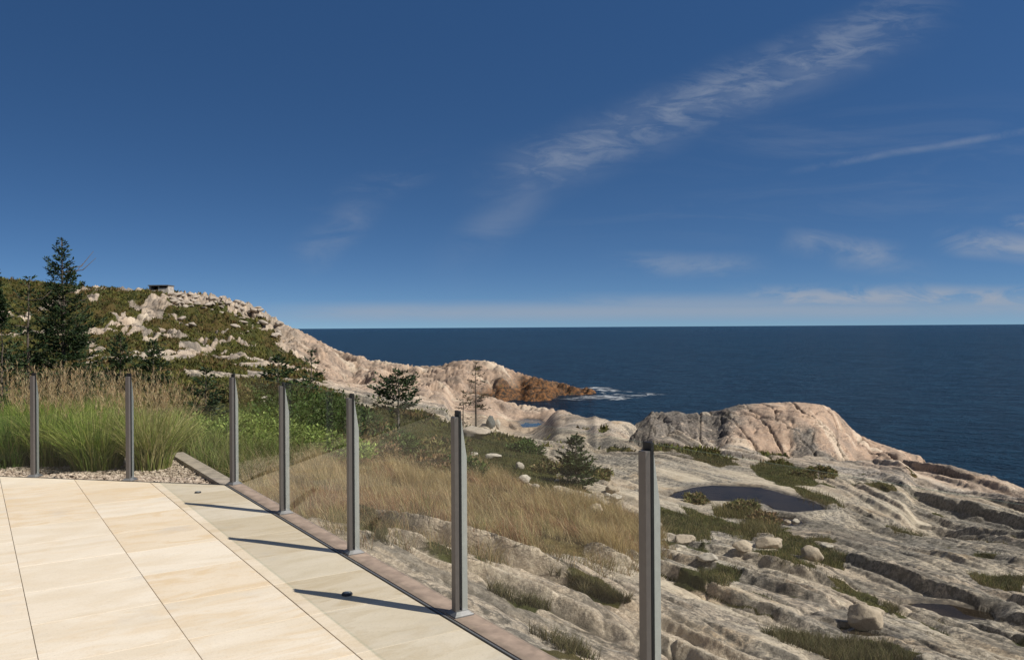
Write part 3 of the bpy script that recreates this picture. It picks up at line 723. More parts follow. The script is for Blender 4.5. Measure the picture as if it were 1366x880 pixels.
# ground lookups
def gidx(x, y):
    px = 683 + F0 * np.asarray(x) / np.asarray(y); i = np.clip(np.searchsorted(uc, px), 1, NU - 1)
    j = np.clip(np.searchsorted(vd, y), 1, NV - 1)
    return px, i, j
def gz(x, y):
    px, i, j = gidx(x, y)
    a = np.clip((px - uc[i - 1]) / (uc[i] - uc[i - 1]), 0, 1); b = np.clip((y - vd[j - 1]) / (vd[j] - vd[j - 1]), 0, 1)
    return Z[j - 1, i - 1] * (1 - a) * (1 - b) + Z[j - 1, i] * a * (1 - b) + Z[j, i - 1] * (1 - a) * b + Z[j, i] * a * b
def gval(A, x, y):
    px, i, j = gidx(x, y); return A[j, i]
PXf, PYf = proj(X, Y, Z)
def hit(px, py, dmin=3.0):
    """first ground point seen at a place in the photograph"""
    i = int(np.clip(np.searchsorted(uc, px), 0, NU - 1))
    for _ in range(2):
        col = PYf[:, i]; ok = np.where((col <= py) & (vd > dmin))[0]
        j = ok[0] if len(ok) else NV - 1
        x = X[j, i]; i = int(np.clip(np.searchsorted(uc, px + (uc[i] - PXf[j, i])), 0, NU - 1))
    return float(X[j, i]), float(Y[j, i]), float(Z[j, i])

iu, iv = np.meshgrid(np.arange(NU - 1), np.arange(NV - 1))
a = (iv * NU + iu).ravel()
quads = np.stack([a, a + 1, a + NU + 1, a + NU], -1)
keep = ~((inside[:-1, :-1] & inside[1:, 1:] & (S_[:-1, :-1] > 0.8) & (Q_[:-1, :-1] > 0.8)).ravel())
quads = quads[keep]
V = np.stack([X.ravel(), Y.ravel(), Z.ravel()], -1)
me = mesh_from('terrain', V, [quads], True, dict(veg=np.clip(veg, 0, 1).ravel(), pink=np.clip(pink, 0, 1).ravel(), stain=np.clip(stain, 0, 1).ravel(), crack_shade=np.clip(crack_shade, 0, 1).ravel(), gold=np.clip(gold, 0, 1).ravel(), grey=np.clip(grey, 0, 1).ravel(), wet=wet.ravel(), band=band.ravel()))
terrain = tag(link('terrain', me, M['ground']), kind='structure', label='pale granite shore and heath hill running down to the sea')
print('terrain', round(time.time() - T0, 1))

for nm, (wp, z0) in POOLS.items():
    c = np.mean(np.array(wp), 0)
    grow = [(p[0] + (p[0] - c[0]) / np.hypot(*(np.array(p) - c)) * 0.22, p[1] + (p[1] - c[1]) / np.hypot(*(np.array(p) - c)) * 0.22) for p in wp]
    b = MB(); b.add([(x, y, z0) for x, y in grow], [tuple(range(len(grow)))] )
    o = b.build(nm, M['pool_clear' if nm == 'blue_pool' else 'pool']); tag(o, kind='structure')
    if o.data.polygons[0].normal.z < 0: o.data.flip_normals()

# ------------------------------------------------------------------ sea
def sea_mat():
    m, t = new_mat('sea_water')
    p = t.pos()
    q = t.mapped(p, (1, 1, 1), (0, 0, math.radians(20)))
    q2 = t.mapped(q, (0.8, 1.25, 1))
    w1 = t.noise(q2, 0.24, 5, 0.68, 0.3); w2 = t.noise(q2, 1.1, 4, 0.65, 0.4)
    h = t.math('ADD', t.math('MULTIPLY', w1, 1.0), t.math('MULTIPLY', w2, 0.35))
    nb = t.bump(h, 1.0, 4.2)
    patch = t.noise(t.mapped(p, (0.02, 0.005, 1)), 1.0, 8, 0.8)
    c = t.mix(t.ramp(patch, 0.35, 0.65), (0.0034, 0.0145, 0.030), (0.0066, 0.0250, 0.047))
    c = t.mix(t.ramp(w1, 0.45, 0.60, 0, 0.9), c, (0.011, 0.040, 0.072))
    # surf off the point
    fx, fy, _ = Pz(815, 527, SEA); sep = t.n('ShaderNodeSeparateXYZ'); t.l(p, sep.inputs[0])
    def ell(cx, cy, rx, ry):
        a = t.math('DIVIDE', t.math('SUBTRACT', sep.outputs[0], cx), rx); b = t.math('DIVIDE', t.math('SUBTRACT', sep.outputs[1], cy), ry)
        r = t.math('ADD', t.math('MULTIPLY', a, a), t.math('MULTIPLY', b, b))
        return t.ramp(r, 0.0, 1.0, 1.0, 0.0)
    e1 = ell(*Pz(800, 530, SEA)[:2], 9.5, 10.0); x2 = Pz(795, 520, SEA); e2 = ell(x2[0], x2[1], 6.5, 12.0); x3 = Pz(765, 531, SEA); e3 = ell(x3[0], x3[1], 5, 3.0)
    x4 = Pz(840, 526, SEA); e4 = ell(x4[0], x4[1], 9, 10)
    e = t.math('MAXIMUM', t.math('MAXIMUM', e1, e2), t.math('MAXIMUM', e3, t.math('MULTIPLY', e4, 0.8)))
    fn = t.noise(t.mapped(p, (0.22, 0.20, 1)), 1.0, 7, 0.72, 0.8)
    foam = t.ramp(t.math('ADD', t.math('MULTIPLY', e, 0.20), fn), 0.63, 0.80)
    foam = t.math('MULTIPLY', foam, t.ramp(e, 0.02, 0.25))
    # few whitecaps
    cap = t.math('MULTIPLY', t.ramp(t.noise(t.mapped(p, (0.06, 0.10, 1)), 1.0, 9, 0.75), 0.795, 0.81), 0.7)
    foam = t.math('MAXIMUM', foam, cap)
    col = t.mix(foam, c, (0.72, 0.75, 0.77))
    b = t.n('ShaderNodeBsdfPrincipled'); t.l(col, b.inputs['Base Color']); b.inputs['IOR'].default_value = 1.33
    b.inputs['Specular IOR Level'].default_value = 0.025
    t.l(t.math('ADD', 0.22, t.math('MULTIPLY', foam, 0.6)), b.inputs['Roughness']); t.l(nb, b.inputs['Normal'])
    t.out(b.outputs[0]); M['sea'] = m
sea_mat()
R = 90000.0
b = MB(); b.add([(-R, -200, SEA), (R, -200, SEA), (R, R, SEA), (-R, R, SEA)], [(0, 1, 2, 3)])
tag(b.build('sea', M['sea']), kind='structure', label='dark blue open sea out to the horizon')

# ------------------------------------------------------------------ terrace
def w2(s, r): return (p0[0] + ND[0] * s + TD[0] * r, p0[1] + ND[1] * s + TD[1] * r)
def clip_left(poly, off):
    """keep what lies inside the railing line of the left run"""
    out = []; n = len(poly)
    f = lambda p: (p[0] - p0[0]) * NL[0] + (p[1] - p0[1]) * NL[1] - off
    for i in range(n):
        a, c = poly[i], poly[(i + 1) % n]; fa, fc = f(a), f(c)
        if fa >= 0: out.append(a)
        if fa * fc < 0:
            k = fa / (fa - fc); out.append((a[0] + (c[0] - a[0]) * k, a[1] + (c[1] - a[1]) * k))
    return out
def ccw(poly):
    A = sum(poly[i][0] * poly[(i + 1) % len(poly)][1] - poly[(i + 1) % len(poly)][0] * poly[i][1] for i in range(len(poly)))
    return poly if A > 0 else poly[::-1]
def slabs(name, mat, s0, s1, rs, gap=0.0017, zt=0.0):
    b = MB()
    for r0, r1 in zip(rs[:-1], rs[1:]):
        pl = clip_left([w2(s0 + gap, r0 + gap * 0.6), w2(s1 - gap, r0 + gap * 0.6), w2(s1 - gap, r1 - gap * 0.6), w2(s0 + gap, r1 - gap * 0.6)], 0.045)
        if len(pl) < 3: continue
        pl = ccw(pl); cx = sum(p[0] for p in pl) / len(pl); cy = sum(p[1] for p in pl) / len(pl)
        n = len(pl); zz = zt + random.uniform(-0.0006, 0.0006)
        ins = [(p[0] + (cx - p[0]) * 0.004, p[1] + (cy - p[1]) * 0.004) for p in pl]
        vs = [(x, y, -0.05) for x, y in pl] + [(x, y, zz - 0.0012) for x, y in pl] + [(x, y, zz) for x, y in ins]
        fs = [tuple(range(2 * n, 3 * n))] + [(i, (i + 1) % n, n + (i + 1) % n, n + i) for i in range(n)] + [(n + i, n + (i + 1) % n, 2 * n + (i + 1) % n, 2 * n + i) for i in range(n)]
        b.add(vs, fs)
    return b
terr = tag(empty('terrace', (0, 0, 0)), kind='structure', label='cream sandstone terrace in long slabs')
bb = MB()
x0 = 1.30
row_edges = [0.675, 1.30, 1.945, 2.59, 3.235, 3.88, 4.52, 5.17, 5.8, 6.45, 7.1, 7.8, 8.5, 9.2]
offs = [2.82, 2.15, 3.3, 2.5, 3.0, 2.2, 2.9, 2.4, 3.1, 2.0, 2.7, 3.2, 2.3]
for k in range(len(row_edges) - 1):
    rs = [offs[k] + 0.645 * i for i in range(-17, 20)]
    s = slabs('x', None, row_edges[k], row_edges[k + 1], rs); bb.add(s.v, s.f)
bb.build('paving', M['terrace_stone'], terr)
s = slabs('x', None, 0.086, 0.6735, [2.18 + 0.645 * i for i in range(-17, 20)], zt=0.0); s.build('border_paving', M['border_stone'], terr)
base = clip_left([w2(0.0, -12), w2(9.2, -12), w2(9.2, 14), w2(0.0, 14)], 0.0)
b = MB(); b.prism(ccw(base), -0.4, -0.007); b.build('bedding', M['joint'], terr)
# coping along the open side with a narrow slot beside it
b = MB()
for i in range(0, 9):
    r0, r1 = -0.02 + i * 1.6, -0.02 + (i + 1) * 1.6
    b.prism(ccw([w2(-0.085, r0 + .002), w2(0.058, r0 + .002), w2(0.058, r1 - .002), w2(-0.085, r1 - .002)]), -0.12, 0.004)
tag(b.build('kerb_strip', M['coping'], None, bevel=0.004), kind='structure', label='brown stone coping under the railing')
b = MB(); b.prism(ccw([w2(-0.07, 0), w2(0.0, 0), w2(0.0, 14), w2(-0.07, 14)]), -2.0, -0.122); tag(b.build('retaining_wall', M['edging']), 'rough brown retaining wall under the terrace edge', 'wall')
b = MB(); b.prism(ccw([w2(0.066, 0.0), w2(0.0765, 0.0), w2(0.0765, 14), w2(0.066, 14)]), -0.06, 0.003); b.build('slot_rail', M['base_metal'], terr)
# edging of the gravel bed
def lw(q, r): return (p0[0] + NL[0] * q + LDV[0] * r, p0[1] + NL[1] * q + LDV[1] * r)
b = MB(); b.prism(ccw([lw(-0.03, -0.02), lw(0.043, 0.02), lw(0.043, 9), lw(-0.03, 9)]), -0.3, -0.008); tag(b.build('kerb_strip', M['slot']), kind='structure')
b = MB()
b.prism(ccw([w2(-0.085, -0.06), w2(0.085, -0.06), w2(0.085, -2.75), w2(-0.085, -2.75)]), -0.4, -0.015)
e1 = w2(0.085, -2.6)
rr = (np.array(e1) - p0) @ LDV; qq = (np.array(e1) - p0) @ NL
b.prism(ccw([lw(qq, rr), lw(qq + 0.15, rr + .02), lw(qq + 0.15, 9), lw(qq, 9)]), -0.4, -0.018)
tag(b.build('kerb', M['edging'], bevel=0.006), kind='structure', label='concrete kerb around the gravel bed')

# gravel
gp = []
N = 26000
q = RNG.uniform(qq + 0.15, -0.03, N); r = RNG.uniform(-1.6, 6.5, N)
gx = p0[0] + NL[0] * q + LDV[0] * r; gy = p0[1] + NL[1] * q + LDV[1] * r
sS = (gx - p0[0]) * ND[0] + (gy - p0[1]) * ND[1]
ok = (sS > 0.09) & (gx > -6.6); gx, gy = gx[ok], gy[ok]
ico = np.array([(0, 0, 1), (.894, 0, .447), (.276, .851, .447), (-.724, .526, .447), (-.724, -.526, .447), (.276, -.851, .447), (.724, .526, -.447), (-.276, .851, -.447), (-.894, 0, -.447), (-.276, -.851, -.447), (.724, -.526, -.447), (0, 0, -1)])
icf = np.array([(0, 1, 2), (0, 2, 3), (0, 3, 4), (0, 4, 5), (0, 5, 1), (1, 6, 2), (2, 7, 3), (3, 8, 4), (4, 9, 5), (5, 10, 1), (2, 6, 7), (3, 7, 8), (4, 8, 9), (5, 9, 10), (1, 10, 6), (7, 6, 11), (8, 7, 11), (9, 8, 11), (10, 9, 11), (6, 10, 11)])
n = len(gx); sc = RNG.uniform(0.010, 0.030, (n, 1, 3)) * np.array((1, 1, 0.65)); an = RNG.uniform(0, 6.28, n)
vv = ico[None] * sc * RNG.uniform(0.75, 1.25, (n, 12, 1))
ca, sa = np.cos(an)[:, None], np.sin(an)[:, None]
vv = np.stack([vv[..., 0] * ca - vv[..., 1] * sa, vv[..., 0] * sa + vv[..., 1] * ca, vv[..., 2]], -1)
zz = -0.085 + RNG.uniform(-0.01, 0.025, n) + 0.03 * fbm(gx / .5, gy / .5, 2, 4)
vv += np.stack([gx, gy, zz], -1)[:, None]
fc = (icf[None] + (np.arange(n) * 12)[:, None, None]).reshape(-1, 3)
def gravel_mat():
    m, t = new_mat('gravel_mix')
    isl = t.n('ShaderNodeNewGeometry').outputs['Random Per Island']
    c = t.mix(t.ramp(isl, 0, 1, 0, 1, False), (0.22, 0.165, 0.12), (0.58, 0.49, 0.39))
    c = t.mix(t.ramp(t.noise(t.pos(), 90, 3), 0.4, 0.7, 0, .4), c, (0.2, 0.16, 0.13))
    t.out(t.bsdf(c, 0.85, 0.2)); M['gravel_mix'] = m
gravel_mat()
tag(link('gravel', mesh_from('gravel', vv.reshape(-1, 3), [fc], False), M['gravel_mix']), 'tan gravel bed between the railing and the tall grass', 'gravel', kind='stuff')
b = MB(); b.prism(ccw([lw(qq + .1, rr - .05), lw(-0.035, 0.0), lw(-0.035, 9), lw(qq + .1, 9)]), -0.3, -0.10)
soil = b.build('gravel_ground', M['gravel_stone']); tag(soil, kind='structure')

# ------------------------------------------------------------------ railing
rail = tag(empty('glass_railing', (p0[0], p0[1], 0)), 'clear glass railing on grey metal posts around the terrace', 'railing')
rb = [(312, 646), (376, 684.5), (468, 737.5), (610, 819.5)]
right_pts = [np.array(Pz(*q, 0.004)[:2]) for q in rb]
rt = [float((q - p0) @ TD) for q in right_pts]
stp = (rt[3] - rt[0]) / 3
rpos = [rt[0] + stp * i for i in range(6)]
rpos[1], rpos[2], rpos[3] = rt[1], rt[2], rt[3]
p856 = rt[3] + stp * 0.995; rpos[4] = p856; rpos[5] = p856 + stp
l2 = [np.array(Pz(*q, 0)[:2]) for q in ((173, 640), (46, 633))]
lt = []
for px_, py_ in ((173, 640), (46, 633)):
    k_ = ray(px_, py_)[0]; lt.append(float((p0[0] - k_ * p0[1]) / (k_ * LDV[1] - LDV[0])))
lpos = [lt[0], lt[1], lt[1] * 2 - lt[0], lt[1] * 3 - 2 * lt[0]]
PH = 1.07
def post(loc, dirv, inn):
    """dirv along the railing (the side the camera sees), inn towards the terrace"""
    d = np.array(dirv); i = np.array(inn)
    def W(a, c, z): return (loc[0] + d[0] * a + i[0] * c - p0[0], loc[1] + d[1] * a + i[1] * c - p0[1], z)
    hw = 0.021
    def bar(c0, c1, z0, z1, hw=hw, zt=None):
        """box from c0 (outside) to c1 (inside); zt = height of the outer top edge"""
        za = z1 if zt is None else zt
        vs = [W(-hw, c0, z0), W(hw, c0, z0), W(hw, c1, z0), W(-hw, c1, z0), W(-hw, c0, za), W(hw, c0, za), W(hw, c1, z1), W(-hw, c1, z1)]
        return vs, [(0, 3, 2, 1), (4, 5, 6, 7), (0, 1, 5, 4), (1, 2, 6, 5), (2, 3, 7, 6), (3, 0, 4, 7)]
    b = MB(); b.add(*bar(0.008, 0.034, 0.012, PH)); pm = b.build('post', M['aluminium'], rail, bevel=0.0025)
    b = MB(); b.add(*bar(-0.042, -0.008, 0.012, PH, zt=PH - 0.22)); b.build('post_fin', M['post_side'], pm, bevel=0.002)
    b = MB(); b.add(*bar(-0.0075, 0.0075, 0.045, PH + 0.032, hw=0.0225)); b.build('gasket', M['black_rubber'], pm)
    b = MB()
    vs = [W(x, c, z) for z, k in ((0.0045, 1.0), (0.011, 1.0), (0.030, 0.62)) for x, c in ((-0.052 * k, -0.060 * k - .004), (0.052 * k, -0.060 * k - .004), (0.052 * k, 0.052 * k), (-0.052 * k, 0.052 * k))]
    fs = [(3, 2, 1, 0), (8, 9, 10, 11)] + [(4 * l + a_, 4 * l + (a_ + 1) % 4, 4 * l + 4 + (a_ + 1) % 4, 4 * l + 4 + a_) for l in (0, 1) for a_ in range(4)]
    b.add(vs, fs); b.build('base_plate', M['base_metal'], pm)
    for x in (-0.040, 0.040):
        for c in (-0.05, 0.040):
            q = W(x, c, 0); b = MB(); b.tube([(q[0], q[1], 0.008), (q[0], q[1], 0.019)], [0.006, 0.006], 8); b.build('anchor_bolt', M['base_metal'], pm)
def panel(a, c, inn):
    a = np.array(a) - p0; c = np.array(c) - p0; d = (c - a) / np.linalg.norm(c - a); a = a + d * 0.024; c = c - d * 0.024; i = np.array(inn) * 0.005
    b = MB(); b.prism(ccw([tuple(a - i), tuple(c - i), tuple(c + i), tuple(a + i)]), 0.055, PH + 0.028); o = b.build('glass_panel', M['glass'], rail); o.data.materials.append(M['glass_edge'])
    o.data.polygons[1].material_index = 1
RP = [p0 + TD * r for r in rpos]; LP = [p0 + LDV * r for r in lpos]
post(p0, (TD - LDV) / np.linalg.norm(TD - LDV), (ND + NL) / np.linalg.norm(ND + NL))
for q in RP[1:]: post(q, TD, ND)
for q in LP: post(q, -LDV, NL)
for a_, c_ in zip(RP[:-1], RP[1:]): panel(a_, c_, ND)
for a_, c_ in zip([p0] + LP[:-1], LP): panel(a_, c_, NL)

# terrace lights
def deck_light(px, py, label, r=0.032, h=0.014):
    x, y, _ = Pz(px, py, 0.0)
    root = tag(empty('deck_light', (x, y, 0.0)), label, 'deck light')
    b = MB(); b.tube([(0, 0, 0.001), (0, 0, h * 0.6), (0, 0, h)], [r, r, r * 0.85], 20); o = b.build('housing', M['fixture'], root)
    b = MB(); b.tube([(0, 0, h + 0.0005), (0, 0, h + 0.004)], [r * 0.6, r * 0.5], 16); b.build('lens', M['post_side'], root)
deck_light(463, 793, 'round dark light fitting set in the paving between two post shadows')
deck_light(264, 657, 'small dark light fitting in the paving by the far corner of the terrace', 0.03, 0.012)

print('terrace', round(time.time() - T0, 1))
# ------------------------------------------------------------------ blades
def blades(x, y, z, h, w, lean, az, c0, c1, bend=0.5, segs=3, face=None):
    """ribbons: all arguments arrays of n; c0/c1 colours root/tip (n,3)"""
    n = len(x); t = np.linspace(0, 1, segs + 1)
    dirx, diry = np.cos(az), np.sin(az)
    fz = RNG.uniform(0, PI, n) if face is None else face
    sx, sy = np.cos(fz), np.sin(fz)
    V = []; C = []
    for k, tt in enumerate(t):
        off = lean * (tt * (1 - bend) + bend * tt ** 2.2) * h
        zz = z + h * tt * np.sqrt(np.clip(1 - (lean * tt * 0.8) ** 2, 0.15, 1))
        cx = x + dirx * off; cy = y + diry * off
        c = c0 * (1 - tt) + c1 * tt
        if k < segs:
            ww = w * (1 - 0.75 * tt) * 0.5
            V += [np.stack([cx - sx * ww, cy - sy * ww, zz], -1), np.stack([cx + sx * ww, cy + sy * ww, zz], -1)]; C += [c, c]
        else:
            V.append(np.stack([cx, cy, zz], -1)); C.append(c)
    m = 2 * segs + 1
    V = np.stack(V, 1).reshape(-1, 3); C = np.stack(C, 1).reshape(-1, 3)
    o = (np.arange(n) * m)[:, None]
    Fq = np.concatenate([o + np.array([[2 * k, 2 * k + 1, 2 * k + 3, 2 * k + 2]]) for k in range(segs - 1)]) if segs > 1 else np.zeros((0, 4), int)
    Ft = o + np.array([[2 * segs - 2, 2 * segs - 1, 2 * segs]])
    return V, Fq, Ft, C
def join(parts):
    V = []; Q_ = []; T_ = []; C = []; o = 0
    for v, q, t_, c in parts:
        V.append(v); C.append(c); Q_.append(q + o); T_.append(t_ + o); o += len(v)
    return np.concatenate(V), np.concatenate(Q_), np.concatenate(T_), np.concatenate(C)
def build_blades(name, parts, mat, parent=None, loc=None):
    V, q, t_, C = join(parts)
    if loc is not None: V = V - np.array(loc)
    return link(name, mesh_from(name, V, [q, t_], True, dict(Col=C)), mat, parent)
def pal(n, cols, jit=0.15, wts=None):
    cols = np.array(cols); i = RNG.choice(len(cols), n, p=wts)
    return np.clip(cols[i] * (1 + RNG.uniform(-jit, jit, (n, 1))) * (1 + RNG.uniform(-.06, .06, (n, 3))), 0.002, 1)

def scatter(poly, n, wob=10, dens_pow=1.0):
    """ground points under an outline of the photograph, spread evenly over the world surface"""
    sel = inpoly(PXf + wobx * wob / 14, PYf + woby * wob / 14, poly) & (PXf > -120) & (PXf < 1480)
    j, i = np.where(sel)
    area = (D[j, i] ** 2) ** dens_pow
    k = RNG.choice(len(j), n, p=area / area.sum())
    j, i = j[k], i[k]
    j2 = np.clip(j + 1, 0, NV - 1); i2 = np.clip(i + 1, 0, NU - 1)
    a = RNG.random(n); c = RNG.random(n)
    u = uc[i] + (uc[i2] - uc[i]) * a; d = vd[j] + (vd[j2] - vd[j]) * c
    x = (u - 683) / F0 * d
    ok = (((x - p0[0]) * ND[0] + (d - p0[1]) * ND[1]) < -0.12) | (((x - p0[0]) * NL[0] + (d - p0[1]) * NL[1]) < -2.5)
    x, d = x[ok], d[ok]
    return x, d, gz(x, d) - 0.01

# golden grass: leaning with the wind, in drifts of straw, olive and rust
x, y, z = scatter(G_GOLD, 105000, 12, 0.62)
n = len(x); PXg, PYg = proj(x, y, z); dr = fbm(x / 2.4, y / 2.4, 3, 201); dr2 = fbm(x / 1.3 + 40, y / 1.3, 3, 203); dr3 = fbm(x / 0.45, y / 0.45, 2, 205)
straw = pal(n, [(0.60, 0.47, 0.24), (0.52, 0.38, 0.18), (0.68, 0.55, 0.32)], .25); olive = pal(n, [(0.27, 0.25, 0.10), (0.20, 0.20, 0.075), (0.36, 0.31, 0.14)], .25); rust = pal(n, [(0.36, 0.19, 0.10), (0.28, 0.17, 0.095)]); brown = pal(n, [(0.16, 0.12, 0.07), (0.13, 0.10, 0.06)])
dr = dr - 0.16 * sstep(640, 720, PYg) * sstep(760, 640, PXg)
tip = np.where((dr > 0.0)[:, None], straw, olive)
tip = np.where(((dr2 > 0.03) & (dr < 0.06))[:, None], rust, tip); tip = np.where(((dr2 < -0.06) & (dr < 0.04))[:, None], brown, tip)
mixs = RNG.random(n) < 0.24; tip = np.where(mixs[:, None], straw, tip)
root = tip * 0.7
pxb = proj(x, y, z)[0]
h = RNG.uniform(0.16, 0.40, n) * (1 + 0.7 * dr3) * (0.85 + 0.5 * sstep(-0.2, 0.3, dr)) * sstep(0, 0.35, 0.30 + dr2 * 0.6)
h = h * (0.55 + 0.9 * sstep(-0.25, 0.3, fbm(x / 0.9, y / 0.9, 3, 207)))
h = np.clip(h, 0.05, 0.55) * (1 - 0.35 * ((dr2 > 0.10) | (dr2 < -0.10)) * (dr < 0.1))
az = math.radians(205) + RNG.normal(0, 1.0, n) + dr * 4.0
wd = RNG.uniform(0.0025, 0.0055, n) * (0.6 + y / 16)
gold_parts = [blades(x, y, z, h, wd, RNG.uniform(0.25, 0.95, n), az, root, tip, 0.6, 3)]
k = RNG.choice(n, 5000, p=(sstep(-0.1, 0.3, dr) + 0.02) / (sstep(-0.1, 0.3, dr) + 0.02).sum())
sc = pal(5000, [(0.66, 0.53, 0.32), (0.52, 0.38, 0.20), (0.40, 0.30, 0.15)], .2)
gold_parts.append(blades(x[k], y[k], z[k], RNG.uniform(0.30, 0.62, 5000), np.full(5000, 0.004) * (0.6 + y[k] / 16), RNG.uniform(0.2, 0.9, 5000), az[k], sc * 0.8, sc, 0.7, 3))
x, y, z = scatter([(420, 690), (480, 700), (560, 712), (640, 728), (770, 740), (850, 742), (885, 722), (900, 740), (850, 775), (760, 768), (640, 752), (520, 728), (440, 712)], 9000, 34, 0.6)
keep_ = fbm(x / 0.5, y / 0.5, 3, 261) > 0.02; x, y, z = x[keep_], y[keep_], z[keep_]; n = len(x)
tip = pal(n, [(0.50, 0.38, 0.19), (0.30, 0.24, 0.11), (0.20, 0.18, 0.07), (0.30, 0.17, 0.09)], .25)
gold_parts.append(blades(x, y, z, RNG.uniform(0.08, 0.28, n), RNG.uniform(0.0025, 0.005, n) * (0.6 + y / 16), RNG.uniform(0.25, 1.0, n), RNG.uniform(0, 6.28, n), tip * 0.6, tip, 0.6, 3))
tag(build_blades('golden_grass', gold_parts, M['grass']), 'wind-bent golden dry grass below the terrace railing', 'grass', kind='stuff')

# green rank grass beyond the corner
x, y, z = scatter([(-60, 520), (235, 545), (330, 530), (470, 560), (475, 590), (400, 622), (318, 660), (298, 640), (232, 602), (-60, 603)], 62000, 8, 0.6)
n = len(x); dr = fbm(x / 1.3, y / 1.3, 3, 211); dr2 = fbm(x / 0.6, y / 0.6, 3, 213)
tip = np.where((dr > 0)[:, None], pal(n, [(0.26, 0.32, 0.08), (0.34, 0.36, 0.12), (0.19, 0.26, 0.055)]), pal(n, [(0.12, 0.18, 0.04), (0.20, 0.22, 0.065)]))
st = RNG.random(n) < 0.16; tip = np.where(st[:, None], pal(n, [(0.34, 0.30, 0.14)]), tip)
h = np.clip(RNG.uniform(0.18, 0.48, n) * (1 + 0.6 * dr2), 0.08, 0.75)
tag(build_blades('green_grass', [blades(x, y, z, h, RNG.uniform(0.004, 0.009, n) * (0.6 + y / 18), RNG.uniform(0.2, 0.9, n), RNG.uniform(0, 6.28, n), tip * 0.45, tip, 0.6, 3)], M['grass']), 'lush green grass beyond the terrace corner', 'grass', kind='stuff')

# moss and tussock grass in the pockets of the rock
prt = []
for q, dens in zip(MOSS, [1] * len(MOSS)):
    A = abs(sum(q[i][0] * q[(i + 1) % len(q)][1] - q[(i + 1) % len(q)][0] * q[i][1] for i in range(len(q)))) / 2
    x, y, z = scatter(q, int(250 + A * 1.3), 8, 0.6); n = len(x)
    dr = fbm(x / .8, y / .8, 3, 221)
    tall = q[0][0] in (950, 985, 1050); dry = q[0][0] in (485, 720, 650, 700, 1010, 1180)
    if dry: tip = pal(n, [(0.22, 0.18, 0.09), (0.14, 0.12, 0.06), (0.11, 0.11, 0.04)], .25)
    elif tall: tip = pal(n, [(0.28, 0.22, 0.09), (0.20, 0.17, 0.07), (0.14, 0.14, 0.05)])
    else: tip = np.where((dr > 0.0)[:, None], pal(n, [(0.17, 0.17, 0.045), (0.12, 0.14, 0.035), (0.28, 0.23, 0.10), (0.36, 0.29, 0.14)], .25), pal(n, [(0.08, 0.09, 0.025), (0.16, 0.13, 0.055), (0.06, 0.07, 0.02)], .25))
    h = RNG.uniform(0.05, 0.16, n) * (2.3 if tall else 1.0)
    prt.append(blades(x, y, z, h, RNG.uniform(0.004, 0.008, n) * (0.5 + y / 14), RNG.uniform(0.2, 0.9, n), RNG.uniform(0, 6.28, n), tip * 0.5, tip, 0.5, 2))
tag(build_blades('moss', prt, M['grass']), 'moss and short tussock grass in hollows of the rock', 'moss', kind='stuff')

# heath plants over every vegetated part of the ground farther off
vsel = (veg > 0.55) & (PXf > -60) & (PXf < 1420) & (D > 38) & (gold < 0.5)
j, i = np.where(vsel)
wgt = D[j, i] ** 1.25
k = RNG.choice(len(j), 110000, p=wgt / wgt.sum()); j, i = j[k], i[k]; n = len(j)
x = X[j, i] + RNG.uniform(-.5, .5, n) * D[j, i] * 0.0016; y = Y[j, i] * (1 + RNG.uniform(-.5, .5, n) * 0.0045); z = gz(x, y) - 0.03
dr = fbm(x / 5, y / 5, 3, 231); dr2 = fbm(x / 1.7, y / 1.7, 3, 233)
tip = np.where((dr > 0.08)[:, None], pal(n, [(0.175, 0.165, 0.038), (0.125, 0.13, 0.03)], .25), np.where((dr < -0.12)[:, None], pal(n, [(0.17, 0.11, 0.04), (0.12, 0.085, 0.03)], .25), pal(n, [(0.085, 0.092, 0.024), (0.125, 0.115, 0.03)], .3)))
tip = np.where((dr2 < -0.2)[:, None], pal(n, [(0.03, 0.04, 0.012)], .3), tip)
h = RNG.uniform(0.10, 0.30, n) * (0.7 + y / 110) * (1 + 0.5 * dr2); h = np.clip(h, 0.05, 0.9)
tag(build_blades('heath', [blades(x, y, z, h, h * RNG.uniform(0.25, 0.6, n), RNG.uniform(0.1, 1.0, n), RNG.uniform(0, 6.28, n), tip * 0.7, tip, 0.3, 2)], M['leaf']), 'low olive and russet heath covering the hill', 'heath', kind='stuff')
vsel = (veg > 0.6) & (PXf > 300) & (PXf < 1420) & (D > 5) & (D < 42) & (gold < 0.5) & (S_ < -0.2)
j, i = np.where(vsel); wgt = D[j, i] ** 1.2
k = RNG.choice(len(j), 70000, p=wgt / wgt.sum()); j, i = j[k], i[k]; n = len(j)
x = X[j, i] + RNG.uniform(-.5, .5, n) * D[j, i] * 0.0016; y = Y[j, i] * (1 + RNG.uniform(-.5, .5, n) * 0.0045); z = gz(x, y) - 0.01
dr = fbm(x / 1.5, y / 1.5, 3, 241)
tip = np.where((dr > 0.05)[:, None], pal(n, [(0.15, 0.15, 0.045), (0.22, 0.18, 0.075), (0.10, 0.12, 0.03)], .25), pal(n, [(0.08, 0.09, 0.025), (0.13, 0.105, 0.045), (0.06, 0.075, 0.02)], .25))
tag(build_blades('crevice_grass', [blades(x, y, z, RNG.uniform(0.03, 0.11, n) * (1 + y / 60), RNG.uniform(0.004, 0.009, n) * (0.5 + y / 14), RNG.uniform(0.2, 1.0, n), RNG.uniform(0, 6.28, n), tip * 0.6, tip, 0.5, 2)], M['grass']), 'short grass and moss growing along cracks of the pale rock', 'grass', kind='stuff')
print('grass', round(time.time() - T0, 1))

